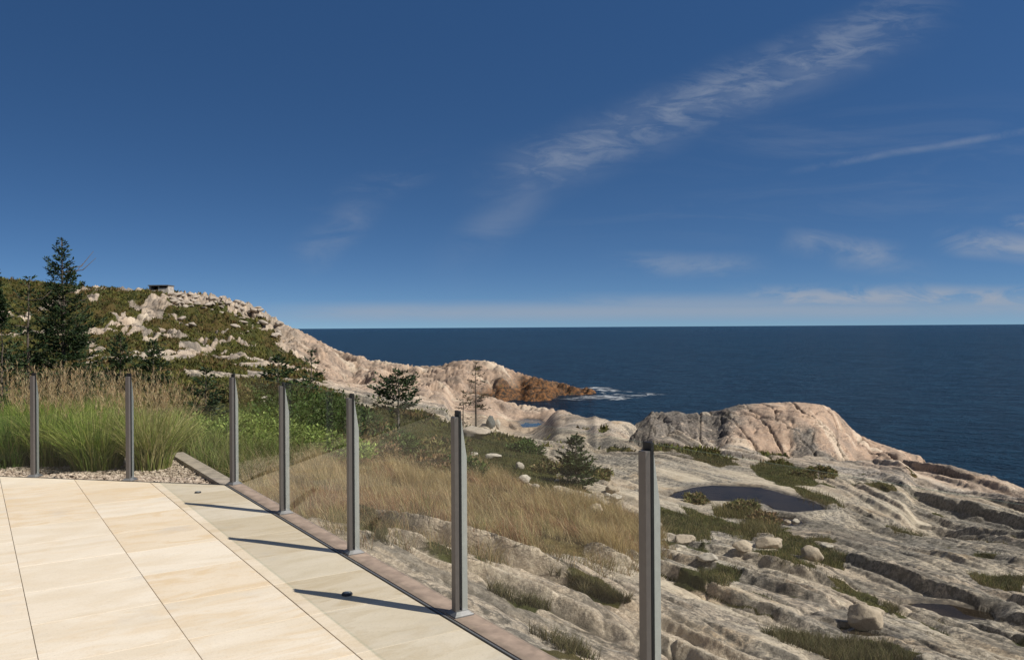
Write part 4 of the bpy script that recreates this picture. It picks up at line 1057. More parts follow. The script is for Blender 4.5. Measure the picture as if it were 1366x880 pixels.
# ------------------------------------------------------------------ ornamental grass clumps
def clump(px, d, ht, rad, seed, label, cols, plume=1.0, nb=1500, spread=1.1):
    global RNG
    RNG = np.random.default_rng(seed)
    x0 = (px - 683) / F0 * d; z0 = -0.09 if d < 10.8 else float(gz(np.array([x0]), np.array([d]))[0])
    root = tag(empty('grass_clump', (x0, d, z0)), label, 'ornamental grass', 'ornamental grasses behind the railing')
    r = rad * 0.45 * np.sqrt(RNG.random(nb)); th = RNG.uniform(0, 2 * PI, nb)
    x = r * np.cos(th); y = r * np.sin(th)
    h = ht * RNG.uniform(0.35, 0.92, nb) * (1 - 0.25 * r / rad)
    lean = (0.06 + 0.72 * RNG.random(nb) ** 1.1) * spread
    az = th + RNG.normal(0, 0.5, nb)
    tip = pal(nb, cols, .25); tip2 = tip * RNG.uniform(0.8, 1.3, (nb, 1))
    build_blades('blades', [blades(x, y, np.zeros(nb), h, RNG.uniform(0.007, 0.014, nb), lean, az, tip * 0.7, tip2, 0.75, 4)], M['grass'], root)
    ns = int(95 * plume); th = RNG.uniform(0, 2 * PI, ns); r = rad * 0.4 * np.sqrt(RNG.random(ns)); x = r * np.cos(th); y = r * np.sin(th)
    h = ht * RNG.uniform(0.80, 1.20, ns); lean = RNG.uniform(0.02, 0.38, ns); az = th + RNG.normal(0, .4, ns)
    sc = pal(ns, [(0.32, 0.25, 0.12), (0.26, 0.20, 0.10)])
    parts = [blades(x, y, np.zeros(ns), h, np.full(ns, 0.0035), lean, az, sc * 0.6, sc, 0.6, 3)]
    # plume: many fine strands round the upper fifth of each stem
    m = 20; idx = np.repeat(np.arange(ns), m); tt = RNG.uniform(0.76, 1.0, ns * m); k = len(idx)
    off = lean[idx] * (tt * 0.4 + 0.6 * tt ** 2.2) * h[idx]
    px_ = x[idx] + np.cos(az[idx]) * off; py_ = y[idx] + np.sin(az[idx]) * off
    pz_ = h[idx] * tt * np.sqrt(np.clip(1 - (lean[idx] * tt * 0.8) ** 2, 0.15, 1))
    pc = pal(k, [(0.60, 0.46, 0.26), (0.50, 0.33, 0.17), (0.66, 0.53, 0.33), (0.42, 0.30, 0.18)], .2)
    parts.append(blades(px_, py_, pz_, RNG.uniform(0.03, 0.075, k) , np.full(k, 0.004), RNG.uniform(0.2, 1.0, k), RNG.uniform(0, 6.28, k), pc, pc, 0.3, 2))
    build_blades('seed_heads', parts, M['grass'], root)
GR = [(0.26, 0.35, 0.065), (0.34, 0.41, 0.10), (0.18, 0.28, 0.045), (0.46, 0.46, 0.17)]
GD = [(0.13, 0.24, 0.045), (0.20, 0.30, 0.065), (0.10, 0.18, 0.035), (0.30, 0.32, 0.11)]
GY = [(0.36, 0.41, 0.12), (0.48, 0.46, 0.18), (0.28, 0.34, 0.075), (0.56, 0.50, 0.24)]
clump(-60, 10.2, 1.02, 0.55, 301, 'dark green grass clump cut by the left edge of the photo', GD)
clump(14, 9.9, 0.95, 0.50, 302, 'dark green tall grass clump left of the leftmost railing post', GD, 0.4)
clump(70, 10.0, 1.03, 0.50, 303, 'tall grass clump with tan plumes just right of the leftmost railing post', GR, 1.2)
clump(128, 9.75, 1.0, 0.58, 304, 'widest bright green grass clump midway between two railing posts', GR, 0.5, 2000, 1.2)
clump(200, 9.75, 1.0, 0.48, 305, 'yellow green grass clump with pale plumes beside the gravel corner', GY, 1.1)
clump(40, 11.6, 1.17, 0.6, 306, 'plume topped grass clump in the back row left of the large spruce', GR, 0.9, 1500)
clump(105, 11.5, 1.15, 0.6, 307, 'plume topped grass clump in the back row under the large spruce', GR, 0.8, 1500)
clump(165, 11.4, 1.05, 0.5, 308, 'plume topped grass clump in the back row under the two small spruces', GY, 0.7, 1400)
clump(236, 11.8, 0.85, 0.4, 309, 'short thin grass clump at the right end of the row', GY, 0.7, 900)
RNG = np.random.default_rng(99)

# ------------------------------------------------------------------ conifers and shrubs
def sprays(p, d, L, w, cols):
    """flat needle sprays: kites at p along d"""
    n = len(p); up = RNG.normal(0, 1, (n, 3)); s = np.cross(d, up); s /= np.linalg.norm(s, axis=1, keepdims=True) + 1e-9
    V = np.stack([p, p + d * (L * 0.45)[:, None] + s * w[:, None], p + d * L[:, None], p + d * (L * 0.45)[:, None] - s * w[:, None]], 1).reshape(-1, 3)
    C = np.repeat(cols, 4, 0); C.reshape(-1, 4, 3)[:, 2] *= 1.25
    return V, np.arange(n * 4).reshape(-1, 4), C

def conifer(name, label, loc, H, Rr, seed, whorl=0.24, nb=6, dens=1.0, up=0.25, start=0.08, shape=0.9, gapp=0.12, spray=0.16, dead=0.0, lean=(0, 0), cols=None, group=None, flat=0.0, cat='tree', bark='bark', bare_sticks=0):
    global RNG
    RNG = np.random.default_rng(seed)
    root = tag(empty(name, loc), label, cat, group)
    wood = MB(); segs = 8; wob = RNG.normal(0, 0.012 * H, (segs + 1, 2)); wob[0] = 0
    tr = [(lean[0] * (k / segs) ** 1.5 + wob[k][0] * (k / segs) * 0.6, lean[1] * (k / segs) ** 1.5 + wob[k][1] * 0.5 * (k / segs), H * k / segs - (0.15 if k == 0 else 0)) for k in range(segs + 1)]
    r0 = 0.012 * H + 0.015
    wood.tube(tr, [r0 * (1 - 0.93 * k / segs) + 0.003 for k in range(segs + 1)], 7)
    def tp(h):
        f = h / H * segs; k = min(int(f), segs - 1); a = f - k
        return np.array(tr[k]) * (1 - a) + np.array(tr[k + 1]) * a
    SP = []; SD = []
    h = H * start
    while h < H * 0.985:
        f = h / H
        if flat: rad = Rr * (math.sin(PI * min(1, max(0, (f - start) / (1 - start))) ** 0.8) ** 0.6)
        else: rad = Rr * (1 - f) ** shape * (0.75 + 0.25 * min(1, f / 0.2)) + 0.05
        kk = max(3, int(round(nb * (0.7 + 0.5 * (1 - f)))))
        a0 = RNG.uniform(0, 6.28)
        for b_ in range(kk):
            if RNG.random() < gapp: continue
            az = a0 + 2 * PI * b_ / kk + RNG.normal(0, 0.25)
            L = rad * RNG.uniform(0.62, 1.18)
            e = up * (0.2 + 1.3 * f) + RNG.normal(0, 0.10)
            base = tp(min(H, h + RNG.uniform(-.5, .5) * whorl))
            ns = 6; pts = []
            for s in range(ns + 1):
                q = s / ns
                pts.append(base + np.array((math.cos(az) * L * q, math.sin(az) * L * q, L * (e * q - 0.32 * (1 - f) * q + 0.38 * q * q * (1 - 0.4 * f)))))
            pts = np.array(pts)
            wood.tube([tuple(q) for q in pts], [max(0.003, r0 * 0.28 * (1 - f * 0.6) * (1 - 0.85 * s / ns)) for s in range(ns + 1)], 4)
            if RNG.random() < dead: continue
            # twigs on both sides and needles along them
            nt = max(3, int(L / 0.060 * dens))
            for s in range(nt):
                q = 0.12 + 0.88 * (s + RNG.random()) / nt
                c = pts[0] + 0; ii = min(int(q * ns), ns - 1); c = pts[ii] * (1 - (q * ns - ii)) + pts[ii + 1] * (q * ns - ii)
                ax = pts[min(ii + 1, ns)] - pts[ii]; ax = ax / (np.linalg.norm(ax) + 1e-9)
                side = np.cross(ax, (0, 0, 1)); side /= np.linalg.norm(side) + 1e-9
                tl = L * 0.42 * (1 - q * 0.75) * RNG.uniform(0.6, 1.2) + 0.06
                for sg in (-1, 1):
                    dv = ax * 0.75 + side * sg * 0.8 + np.array((0, 0, RNG.normal(0.05, 0.18))); dv /= np.linalg.norm(dv)
                    m = max(1, int(tl / 0.07))
                    for z_ in range(m):
                        SP.append(c + dv * tl * (z_ + RNG.random() * 0.6) / m)
                        j_ = dv + RNG.normal(0, 0.33, 3); SD.append(j_ / np.linalg.norm(j_))
                SP.append(c); j_ = ax + RNG.normal(0, 0.3, 3); SD.append(j_ / np.linalg.norm(j_))
        h += whorl * RNG.uniform(0.75, 1.25) * (1 - 0.45 * f)
    for _ in range(bare_sticks):
        az = RNG.uniform(0, 6.28); hh = H * RNG.uniform(0.3, 0.85); q = tp(hh); L = Rr * RNG.uniform(0.5, 0.9)
        wood.tube([tuple(q), tuple(q + np.array((math.cos(az) * L * .6, math.sin(az) * L * .6, L * 0.1))), tuple(q + np.array((math.cos(az) * L, math.sin(az) * L, L * 0.5)))], [0.02, 0.014, 0.006], 4)
    wood.build('trunk', M[bark], root, smooth=True)
    if SP:
        for k in range(10): SP.append(tp(H * (0.93 + 0.007 * k))); SD.append(np.array((RNG.normal(0, .5), RNG.normal(0, .5), 0.8)))
        SP = np.array(SP); SD = np.array(SD); SD /= np.linalg.norm(SD, axis=1, keepdims=True); n = len(SP)
        cols = cols or [(0.022, 0.040, 0.016), (0.032, 0.055, 0.020), (0.045, 0.070, 0.024), (0.016, 0.030, 0.014)]
        Vv, Fq, C = sprays(SP, SD, spray * RNG.uniform(0.6, 1.2, n), spray * RNG.uniform(0.13, 0.25, n), pal(n, cols, .25))
        link('crown', mesh_from('crown', Vv, [Fq], True, dict(Col=C)), M['needles'], root)
    return root

def at_depth(px, d, dz=-0.05):
    x = (px - 683) / F0 * d; return (x, d, float(gz(np.array([x]), np.array([d]))[0]) + dz)
def top_h(loc, py):
    """height of a plant whose tip reaches row py of the photograph"""
    d = loc[1]; px = proj(*loc)[0]
    return EYE + ray(px, py)[1] * d - loc[2]
L_ = at_depth(84, 26); conifer('spruce_tree', 'large dark spruce rising above the hill crest at the left', L_, top_h(L_, 318), 1.55, 401, 0.27, 7, 1.25, 0.35, 0.05, 0.80, 0.18, 0.115, bare_sticks=7)
L_ = at_depth(38, 25); conifer('spruce_tree', 'bushy shorter spruce leaning against the left side of the large one', L_, top_h(L_, 372), 1.15, 402, 0.36, 5, 0.8, 0.2, 0.05, 0.7, 0.35, 0.14, bare_sticks=5)
L_ = at_depth(2, 22); conifer('spruce_tree', 'low dark spruce at the left edge behind the tall grass', L_, top_h(L_, 432), 1.0, 403, 0.3, 6, 0.8, 0.2, 0.05, 0.7, 0.2, 0.14)
L_ = at_depth(-8, 95); conifer('spruce_tree', 'distant spruce on the skyline cut by the left edge', L_, top_h(L_, 352), 2.2, 404, 0.5, 6, 0.6, 0.2, 0.05, 0.8, 0.15, 0.32)
L_ = at_depth(160, 36); conifer('spruce_tree', 'small dense spruce, left one of the pair above the plumes', L_, top_h(L_, 446), 0.95, 405, 0.26, 6, 1.0, 0.25, 0.04, 0.7, 0.08, 0.15)
L_ = at_depth(204, 36); conifer('spruce_tree', 'small dense spruce, right one of the pair above the plumes', L_, top_h(L_, 456), 0.95, 406, 0.26, 6, 1.0, 0.25, 0.04, 0.7, 0.08, 0.15)
L_ = at_depth(274, 19); conifer('spruce_tree', 'slim young spruce seen through the glass left of the corner post', L_, top_h(L_, 494), 0.52, 407, 0.17, 6, 1.2, 0.25, 0.04, 0.8, 0.1, 0.10)
L_ = at_depth(370, 24); conifer('spruce_tree', 'broad dark evergreen behind the second right hand post', L_, top_h(L_, 476), 1.1, 408, 0.24, 6, 1.1, 0.12, 0.25, 0.75, 0.2, 0.14)
L_ = at_depth(415, 29); conifer('spruce_tree', 'thin ragged spruce above the green thicket with tiered branches', L_, top_h(L_, 470), 0.62, 409, 0.36, 5, 0.9, 0.05, 0.25, 0.6, 0.3, 0.15)
L_ = at_depth(530, 25); conifer('windswept_tree', 'windswept flat topped evergreen with a bare lower trunk', L_, top_h(L_, 496), 0.86, 410, 0.19, 6, 0.75, 0.12, 0.42, 0.5, 0.15, 0.13, lean=(0.05, 0), flat=1.0, bark='grey_bark', bare_sticks=6)
L_ = at_depth(634, 41); conifer('dead_tree', 'tall sparse half dead spruce standing on the pale rock', L_, top_h(L_, 484), 0.95, 411, 0.26, 4, 0.55, -0.05, 0.30, 0.5, 0.38, 0.13, dead=0.40, cols=[(0.05, 0.05, 0.025), (0.035, 0.042, 0.02), (0.08, 0.06, 0.035)], bark='bark')
L_ = at_depth(617, 42); conifer('dead_tree', 'short sparse half dead spruce left of the taller one', L_, top_h(L_, 522), 0.75, 412, 0.26, 4, 0.5, -0.05, 0.2, 0.6, 0.4, 0.13, dead=0.45, cols=[(0.05, 0.05, 0.025), (0.08, 0.06, 0.035)])
x, y, z = hit(768, 652); L_ = (x, y, z - .05); conifer('spruce_tree', 'solitary small spruce among the dry grass right of the middle', L_, top_h(L_, 580), 0.76, 413, 0.22, 7, 1.9, 0.25, 0.03, 0.9, 0.12, 0.13, cols=[(0.035, 0.052, 0.02), (0.05, 0.07, 0.026), (0.065, 0.085, 0.03)])

def shrubs(px, d, w, h, seed, label, cols, n=3800, leaf=0.055, name='shrub', group=None, stems=9, cat='shrub', squash=1.0):
    global RNG
    RNG = np.random.default_rng(seed)
    loc = at_depth(px, d, -0.02)
    root = tag(empty(name, loc), label, cat, group)
    wood = MB(); cl = []
    for s in range(stems):
        az = RNG.uniform(0, 6.28); r = w * math.sqrt(RNG.random()) * 0.8; hh = h * RNG.uniform(0.45, 0.95) * (1 - 0.4 * (r / w) ** 2)
        tipp = np.array((math.cos(az) * r, math.sin(az) * r * squash, hh))
        wood.tube([(tipp[0] * .15, tipp[1] * .15, -0.05), tuple(tipp * np.array((.5, .5, .55))), tuple(tipp)], [0.014, 0.010, 0.004], 4); cl.append(tipp)
    for s in range(stems * 2):
        az = RNG.uniform(0, 6.28); r = w * math.sqrt(RNG.random()); cl.append(np.array((math.cos(az) * r, math.sin(az) * r * squash, h * RNG.uniform(0.1, 0.75) * (1 - 0.5 * (r / w) ** 2))))
    wood.build('stems', M['bark'], root, smooth=True)
    cl = np.array(cl); k = RNG.integers(0, len(cl), n)
    off = RNG.normal(0, 1, (n, 3)); off /= np.linalg.norm(off, axis=1, keepdims=True); rad = RNG.random(n) ** 0.45
    p = cl[k] + off * (rad * 0.34 * min(w, h * 1.3))[:, None] * np.array((1, 1, 0.8)); p[:, 2] = np.maximum(p[:, 2], 0.0)
    d_ = off + np.array((0, 0, 0.5)) + RNG.normal(0, .5, (n, 3)); d_ /= np.linalg.norm(d_, axis=1, keepdims=True)
    tone = RNG.uniform(0.75, 1.3, len(cl))[k][:, None]
    Vv, Fq, C = sprays(p, d_, leaf * RNG.uniform(0.7, 1.8, n), leaf * RNG.uniform(0.22, 0.5, n), pal(n, cols, .25) * tone)
    link('foliage', mesh_from('foliage', Vv, [Fq], True, dict(Col=C)), M['leaf'], root)
SG = [(0.058, 0.098, 0.026), (0.085, 0.124, 0.034), (0.042, 0.072, 0.021)]
SO = [(0.128, 0.135, 0.045), (0.098, 0.105, 0.038), (0.180, 0.150, 0.060), (0.210, 0.150, 0.075)]
SB = [(0.224, 0.140, 0.070), (0.168, 0.119, 0.063), (0.112, 0.112, 0.042)]
SL = [(0.204, 0.276, 0.066), (0.276, 0.336, 0.096), (0.144, 0.192, 0.048)]
k = 0
for px, d, w, h, c, lb in (
    (250, 15.5, 0.75, 0.55, SL, 'bright green low shrub right of the tall grasses'),
    (302, 15.0, 0.7, 0.55, SL, 'bright green shrub just left of the corner post'),
    (232, 21, 1.1, 0.7, SO, 'olive shrub below the small pair of spruces'),
    (300, 24, 1.1, 0.8, SO, 'olive shrub behind the slim young spruce'),
    (345, 18, 0.8, 0.6, SL, 'light green shrub in front of the white boulder'),
    (335, 27, 1.2, 0.8, SG, 'dark green shrub left of the broad evergreen'),
    (395, 21, 1.25, 1.05, SG, 'tall dark green thicket shrub behind the second right hand post'),
    (432, 21.5, 1.05, 0.95, SG, 'dark green thicket shrub left of the third right hand post'),
    (455, 24, 1.0, 0.9, SG, 'dark green shrub topping the thicket beside the third post'),
    (385, 17, 0.75, 0.5, SL, 'light green shrub at the foot of the thicket'),
    (440, 17, 0.8, 0.45, SL, 'light green shrub between thicket and dry grass'),
    (488, 22, 0.75, 0.75, SO, 'olive bush right of the third right hand post'),
    (520, 22, 0.7, 0.62, SG, 'green bush under the windswept tree'),
    (558, 22.5, 0.75, 0.55, SO, 'olive brown bush right of the windswept tree'),
    (590, 23.5, 0.75, 0.6, SO, 'grey olive bush left of the fourth right hand post'),
    (500, 19, 0.75, 0.42, SB, 'rust brown low bush at the top of the dry grass'),
    (560, 20, 0.8, 0.4, SB, 'brown twiggy bush above the dry grass'),
    (612, 21.5, 0.6, 0.42, SG, 'dark green low bush behind the fourth right hand post'),
    (742, 27, 0.9, 0.45, SO, 'olive spreading juniper left of the solitary small spruce'),
    (700, 34, 0.7, 0.5, SG, 'low green bush on the rock edge below the blue pool'),
    (795, 27.5, 0.6, 0.3, SO, 'low olive juniper right of the solitary small spruce'),
    (1085, 33.5, 0.9, 0.35, SO, 'olive tussock bush on the far bank of the pond'),
    (990, 25.0, 0.45, 0.32, SO, 'tawny tussock bush on the near bank of the pond'),
    (1018, 23.2, 0.42, 0.28, SB, 'brown tussock bush in front of the small rock pool'),
    (925, 26.0, 0.38, 0.25, SO, 'olive low bush at the left end of the pond'),
    ):
    k += 1
    shrubs(px, d, w, h, 500 + k, lb, c, n=int(2600 * (w / 0.8) ** 1.4 + 600), leaf=0.05 if d < 20 else 0.075)
print('plants', round(time.time() - T0, 1))

# ------------------------------------------------------------------ boulders
def boulder_mesh(seed, sub=4, cuts=12, lump=0.2):
    import bmesh
    bm = bmesh.new(); bmesh.ops.create_icosphere(bm, subdivisions=sub, radius=1.0)
    rg = np.random.default_rng(seed); vs = np.array([v.co for v in bm.verts])
    for _ in range(cuts):
        nrm = rg.normal(0, 1, 3); nrm /= np.linalg.norm(nrm); lim = rg.uniform(0.62, 0.88)
        dd = vs @ nrm; vs = vs - np.where(dd > lim, (dd - lim) * 0.93, 0)[:, None] * nrm
    nz = fbm(vs[:, 0] * 1.7 + seed, vs[:, 1] * 1.7 + vs[:, 2] * 1.3, 4, seed) * lump
    vs = vs * (1 + nz[:, None])
    for v, c in zip(bm.verts, vs): v.co = c
    for f in bm.faces: f.smooth = True
    me = bpy.data.meshes.new('boulder'); bm.to_mesh(me); bm.free()
    return me
BM = [boulder_mesh(900 + i) for i in range(6)]
BMS = [boulder_mesh(950 + i, 3, 14, 0.2) for i in range(5)]
def boulder(px, py, wpx, hpx, label, mat='pale_granite', mi=0, group=None, sink=0.25, rz=None, ratio=0.8):
    x, y, z = hit(px, py + hpx * 0.45)
    d = y; w = wpx * d / F0 / 2; h = hpx * d / F0 / 2
    o = link('boulder', BM[mi % 6].copy(), M[mat])
    o.scale = (w * 1.08, w * ratio, h * 1.2); o.rotation_euler = (0, 0, 0); o.location = (x, y + w * 0.3, z + h * (1 - sink))
    o.rotation_euler = (random.uniform(-.15, .15), random.uniform(-.1, .1), random.uniform(-.5, .5) if rz is None else rz)
    return tag(o, label, 'boulder', group)
boulder(1158, 826, 47, 34, 'rounded tan boulder lying in a groove at the lower right', 'tan_granite', 0, sink=0.12)
boulder(355, 541, 22, 21, 'white boulder among green shrubs by the second right hand post', 'pale_granite', 1, sink=0.1)
boulder(633, 577, 40, 17, 'broad white rock just behind the fourth right hand post', 'hill_granite', 2)
boulder(654, 564, 13, 17, 'dark grey upright boulder left of the blue pool', 'dark_granite', 3, sink=0.05)
boulder(663, 567, 7, 12, 'slim white stone leaning right of the dark grey boulder', 'pale_granite', 4, sink=0.05)
boulder(657, 609, 22, 9, 'flat pale rock lying in the green heath', 'pale_granite', 2)
boulder(632, 606, 12, 6, 'small pale rock in the heath beside the fourth right hand post', 'pale_granite', 5)
boulder(629, 622, 15, 7, 'low pale rock at the top of the dry grass beside the fourth post', 'pale_granite', 0)
boulder(692, 622, 13, 10, 'upper rock of the pale pair left of the spreading juniper', 'pale_granite', 1)
boulder(699, 640, 16, 11, 'lower rock of the pale pair left of the spreading juniper', 'pale_granite', 4)
boulder(714, 650, 12, 7, 'small pale rock below the pale pair', 'pale_granite', 5)
boulder(795, 678, 22, 13, 'grey rock half buried in golden grass left of the nearest post', 'tan_granite', 3)
boulder(821, 664, 16, 11, 'white rock right of the solitary small spruce', 'pale_granite', 2)
boulder(810, 660, 9, 7, 'small white stone touching the rock by the solitary small spruce', 'pale_granite', 0)
boulder(816, 653, 20, 9, 'grey ledge rock above the white rock by the spruce', 'tan_granite', 1)
boulder(922, 663, 8, 7, 'pale stone standing in the left end of the pond', 'pale_granite', 4, sink=0.05)
boulder(1050, 697, 9, 8, 'left stone at the small rock pool', 'tan_granite', 2, sink=0.1)
boulder(1061, 696, 12, 7, 'right slanting stone at the small rock pool', 'pale_granite', 3, sink=0.1)
boulder(913, 720, 34, 14, 'low grey boulder below the mossy hollow', 'tan_granite', 5, sink=0.7)
boulder(1028, 723, 38, 17, 'elongated grey boulder between moss patches right of the pond', 'tan_granite', 0, sink=0.35)
boulder(990, 728, 28, 14, 'squat grey boulder left of the elongated one', 'tan_granite', 4, sink=0.35)
boulder(1084, 738, 30, 20, 'steep grey boulder above the dark moss', 'tan_granite', 1, sink=0.35)
boulder(1102, 729, 16, 9, 'small pale rock at the head of the groove', 'pale_granite', 2)
boulder(945, 746, 30, 10, 'low pale rock beside the small moss tuft', 'pale_granite', 3, sink=0.4)
boulder(875, 700, 16, 13, 'pale rock beside the nearest post under the mossy hollow', 'pale_granite', 1, sink=0.3)
# strewn over the crest of the hill
rg = random.Random(5); cnt = 0
while cnt < 70:
    px = rg.uniform(225, 374); top = np.interp(px, [h[0] for h in HC], [h[1] for h in HC])
    py = top + 2 + abs(rg.gauss(0, 15))
    if py > 455: continue
    x, y, z = hit(px, py, 60)
    o = link('boulder', BMS[cnt % 5] if cnt >= 5 else BMS[cnt % 5], None)
    if cnt < 5: o.data.materials.append(M['hill_granite'])
    s = rg.uniform(0.35, 1.0) * y / 200 * 1.05
    o.scale = (s * 1.5, s, s * rg.uniform(0.35, 0.75)); o.location = (x, y, z + s * 0.12); o.rotation_euler = (rg.uniform(-.3, .3), rg.uniform(-.3, .3), rg.uniform(0, 6.28))
    tag(o, 'pale boulder strewn over the crest of the heath hill', 'boulder', 'boulders strewn over the hill crest'); cnt += 1

# ------------------------------------------------------------------ lookout ruin on the hill
x, y, z = hit(211, 389, 120)
z = max(z, EYE + ray(211, 387.5)[1] * y)
hut = tag(empty('lookout_hut', (x, y, z)), 'small flat roofed concrete lookout on the hill crest', 'hut')
hw, hh, dp = 2.1, 1.0, 3.0
b = MB()
b.prism([(-hw, 0), (-hw + .3, 0), (-hw + .3, dp), (-hw, dp)], -1, hh); b.prism([(hw - .3, 0), (hw, 0), (hw, dp), (hw - .3, dp)], -1, hh)
b.prism([(-hw + .3, dp - .3), (hw - .3, dp - .3), (hw - .3, dp), (-hw + .3, dp)], -1, hh)
b.prism([(-0.15, 0), (hw - .3, 0), (hw - .3, .3), (-0.15, .3)], -1, 0.62); b.prism([(-0.15, 0), (0.1, 0), (0.1, .3), (-0.15, .3)], 0.62, hh)
b.prism([(-hw + .3, 0), (-0.15, 0), (-0.15, .3), (-hw + .3, .3)], -1, 0.1)
b.build('wall', M['concrete_ruin'], hut)
b = MB(); b.prism([(-hw - .15, -.3), (hw + .1, -.3), (hw + .1, dp + .1), (-hw - .15, dp + .1)], hh + 0.003, hh + 0.22); b.build('roof', M['ruin_roof'], hut)
b = MB(); b.prism([(-hw + .3, dp - .5), (hw - .3, dp - .5), (hw - .3, dp - .31), (-hw + .3, dp - .31)], -1, hh); b.build('interior_shade', M['ruin_dark'], hut)  # near-black sheet standing in for the shade inside

# ------------------------------------------------------------------ sky, sun, camera
SUN_EL = math.radians(45); sdir = np.array((0.911, -0.412)); SUN_AZ = math.atan2(sdir[0], sdir[1])
w = bpy.data.worlds.new('World'); scn.world = w; w.use_nodes = True
t = NT(w)
sky = t.n('ShaderNodeTexSky', sky_type='NISHITA'); sky.sun_disc = False; sky.sun_elevation = SUN_EL; sky.sun_rotation = SUN_AZ
sky.altitude = 0; sky.air_density = 1.0; sky.dust_density = 0.0; sky.ozone_density = 3.5
dirv = t.n('ShaderNodeTexCoord').outputs['Generated']
sep = t.n('ShaderNodeSeparateXYZ'); t.l(dirv, sep.inputs[0])
lift = t.n('ShaderNodeCombineXYZ'); t.l(sep.outputs[0], lift.inputs[0]); t.l(sep.outputs[1], lift.inputs[1]); t.l(t.math('ADD', t.math('MULTIPLY', t.math('MAXIMUM', sep.outputs[2], 0.0), 2.3), 0.11), lift.inputs[2])
nrm = t.n('ShaderNodeVectorMath', operation='NORMALIZE'); t.l(lift.outputs[0], nrm.inputs[0]); t.l(nrm.outputs[0], sky.inputs[0])
yy = t.math('MAXIMUM', sep.outputs[1], 0.05)
uu = t.math('DIVIDE', sep.outputs[0], yy); vv_ = t.math('DIVIDE', sep.outputs[2], yy)
cmb = t.n('ShaderNodeCombineXYZ'); t.l(uu, cmb.inputs[0]); t.l(vv_, cmb.inputs[1])
uv = cmb.outputs[0]
def UV(px, py): return ray(px, py)
def cloud_band(pA, pB, wid, fade, scl, lo, hi, gain, feather=0.0, seed=0.0, wob=0.0):
    """a band of cloud along a line of the sky, broken up by stretched noise"""
    a = np.array(UV(*pA)); c = np.array(UV(*pB)); L = np.linalg.norm(c - a); d = (c - a) / L; an = math.atan2(d[1], d[0])
    mp = t.n('ShaderNodeMapping', vector_type='TEXTURE'); t.l(uv, mp.inputs[0]); mp.inputs['Location'].default_value = (a[0], a[1], 0); mp.inputs['Rotation'].default_value = (0, 0, an)
    s_ = t.n('ShaderNodeSeparateXYZ'); t.l(mp.outputs[0], s_.inputs[0])
    along = t.math('DIVIDE', s_.outputs[0], L); across = s_.outputs[1]
    if wob:
        wn_ = t.noise(t.mapped(uv, (1, 1, 1), (0, 0, 0), (seed, 3, 0)), 5.0, 3, 0.5)
        across = t.math('ADD', across, t.math('MULTIPLY', t.math('SUBTRACT', wn_, 0.5), wob))
    prof = t.ramp(t.math('ABSOLUTE', across), 0.0, wid, 1.0, 0.0)
    ends = t.math('MULTIPLY', t.ramp(along, -fade, fade, 0, 1), t.ramp(along, 1 - fade, 1 + fade, 1, 0))
    q = t.mapped(uv, scl, (0, 0, feather), (seed, seed * 0.7, 0))
    nn = t.noise(q, 1.0, 6, 0.62, 0.6)
    nn = t.ramp(nn, lo, hi)
    return t.math('MULTIPLY', t.math('MULTIPLY', t.math('MULTIPLY', prof, ends), nn), gain)
bands = [
    cloud_band((690, 235), (1215, 20), 0.046, 0.16, (18, 60, 1), 0.30, 0.72, 0.46, math.radians(-16), 2.0, 0.035),
    cloud_band((690, 235), (1190, 35), 0.056, 0.2, (6, 22, 1), 0.26, 0.78, 0.27, math.radians(-20), 4.0, 0.03),
    cloud_band((615, 345), (740, 215), 0.046, 0.35, (7, 20, 1), 0.24, 0.75, 0.20, math.radians(-25), 6.0, 0.02),
    cloud_band((410, 345), (490, 275), 0.036, 0.3, (9, 26, 1), 0.34, 0.72, 0.22, math.radians(-8), 8.0, 0.02),
    cloud_band((440, 275), (580, 215), 0.03, 0.35, (9, 30, 1), 0.40, 0.72, 0.13, math.radians(-8), 9.0, 0.02),
    cloud_band((1090, 222), (1400, 170), 0.007, 0.2, (12, 20, 1), 0.30, 0.6, 0.26, math.radians(8), 10.0, 0.012),
    cloud_band((950, 215), (1400, 200), 0.09, 0.4, (4, 24, 1), 0.40, 0.75, 0.15, math.radians(5), 11.0, 0.02),
    cloud_band((800, 290), (1400, 265), 0.05, 0.4, (4, 26, 1), 0.42, 0.75, 0.11, math.radians(4), 12.0, 0.02),
    cloud_band((1060, 322), (1190, 340), 0.026, 0.22, (9, 20, 1), 0.33, 0.62, 0.48, 0, 13.0, 0.02),
    cloud_band((1100, 345), (1230, 362), 0.02, 0.3, (8, 24, 1), 0.38, 0.68, 0.20, 0, 14.0, 0.02),
    cloud_band((1262, 318), (1420, 335), 0.024, 0.18, (9, 20, 1), 0.30, 0.58, 0.65, 0, 15.0, 0.02),
    cloud_band((1345, 300), (1420, 296), 0.016, 0.2, (10, 22, 1), 0.32, 0.6, 0.5, 0, 16.0, 0.01),
    cloud_band((820, 352), (1000, 356), 0.022, 0.25, (8, 22, 1), 0.36, 0.66, 0.34, 0, 17.0, 0.015),
    # long bank low on the horizon
    cloud_band((1010, 397), (1420, 398), 0.020, 0.16, (13, 36, 1), 0.34, 0.58, 0.85, 0, 18.0, 0.012),
    cloud_band((760, 408), (1420, 404), 0.020, 0.18, (5, 30, 1), 0.28, 0.60, 0.5, 0, 19.0, 0.006),
    cloud_band((380, 418), (1450, 412), 0.018, 0.12, (3, 22, 1), 0.10, 0.60, 0.62, 0, 20.0, 0.004),
]
tot = bands[0]
for bnd in bands[1:]: tot = t.math('MAXIMUM', tot, bnd)
fwd = t.ramp(sep.outputs[1], 0.05, 0.2)
tot = t.math('MULTIPLY', tot, fwd)
skyc = sky.outputs[0]
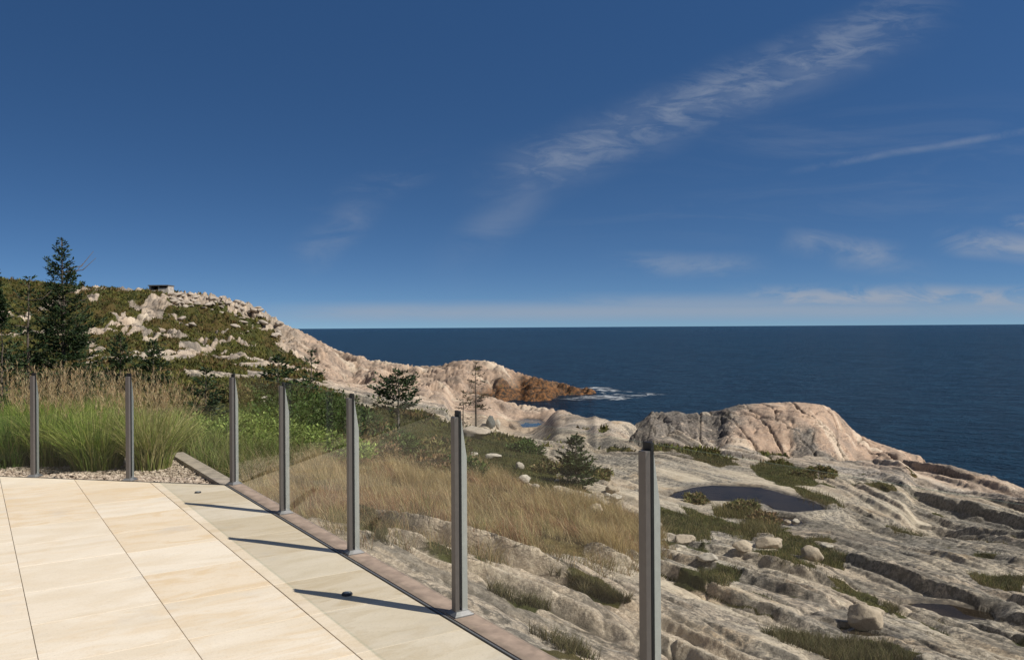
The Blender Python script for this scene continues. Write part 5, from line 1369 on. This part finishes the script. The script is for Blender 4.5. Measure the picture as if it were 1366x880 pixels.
hs = t.n('ShaderNodeHueSaturation'); t.l(skyc, hs.inputs['Color']); hs.inputs['Saturation'].default_value = 1.2; hs.inputs['Value'].default_value = 1.0; hs.inputs['Hue'].default_value = 0.503
rear = t.ramp(t.math('ADD', t.math('MULTIPLY', sep.outputs[1], -1.0), t.math('MULTIPLY', sep.outputs[2], 0.6)), 0.05, 0.6)
fill_haze = t.math('MULTIPLY', rear, t.ramp(t.noise(t.mapped(dirv, (1, 1, 2.2)), 2.2, 5, 0.6, 0.4), 0.3, 0.7, 0.15, 0.75))  # added haze, unseen behind and overhead, to neutralise the blue shadow fill
skyb = t.mix(fill_haze, hs.outputs[0], (2.6, 2.45, 2.3))
col = t.mix(tot, skyb, (4.0, 4.5, 5.4))
bg = t.n('ShaderNodeBackground'); t.l(col, bg.inputs[0]); bg.inputs[1].default_value = 0.077
w.cycles.sampling_method = 'MANUAL'; w.cycles.sample_map_resolution = 512
ow = t.n('ShaderNodeOutputWorld'); t.l(bg.outputs[0], ow.inputs[0])

sl = bpy.data.lights.new('sun', 'SUN'); sl.energy = 5.0; sl.angle = math.radians(0.53); sl.color = (1.0, 0.945, 0.86)
so = bpy.data.objects.new('sun', sl); COL.objects.link(so)
sv = Vector((sdir[0] * math.cos(SUN_EL), sdir[1] * math.cos(SUN_EL), math.sin(SUN_EL)))
so.rotation_euler = sv.to_track_quat('Z', 'Y').to_euler(); so.location = (20, -20, 40)

cam = bpy.data.cameras.new('camera'); co = bpy.data.objects.new('camera', cam); COL.objects.link(co); scn.camera = co
cam.sensor_fit = 'HORIZONTAL'; cam.sensor_width = 36.0; cam.lens = 36.0 * F0 / W0
cam.shift_y = -(440.0 - HY) / W0
cam.clip_start = 0.05; cam.clip_end = 300000
co.matrix_world = Matrix.Translation((0, 0, EYE)) @ Matrix.Rotation(math.radians(90), 4, 'X') @ Matrix.Rotation(-ROLL, 4, 'Z')

scn.view_settings.view_transform = 'Standard'; scn.view_settings.look = 'None'; scn.view_settings.exposure = 0.12; scn.view_settings.gamma = 1.0
scn.view_settings.use_curve_mapping = False
scn.cycles.max_bounces = 6; scn.cycles.diffuse_bounces = 3; scn.cycles.glossy_bounces = 3; scn.cycles.transparent_max_bounces = 16
print('done', round(time.time() - T0, 1))
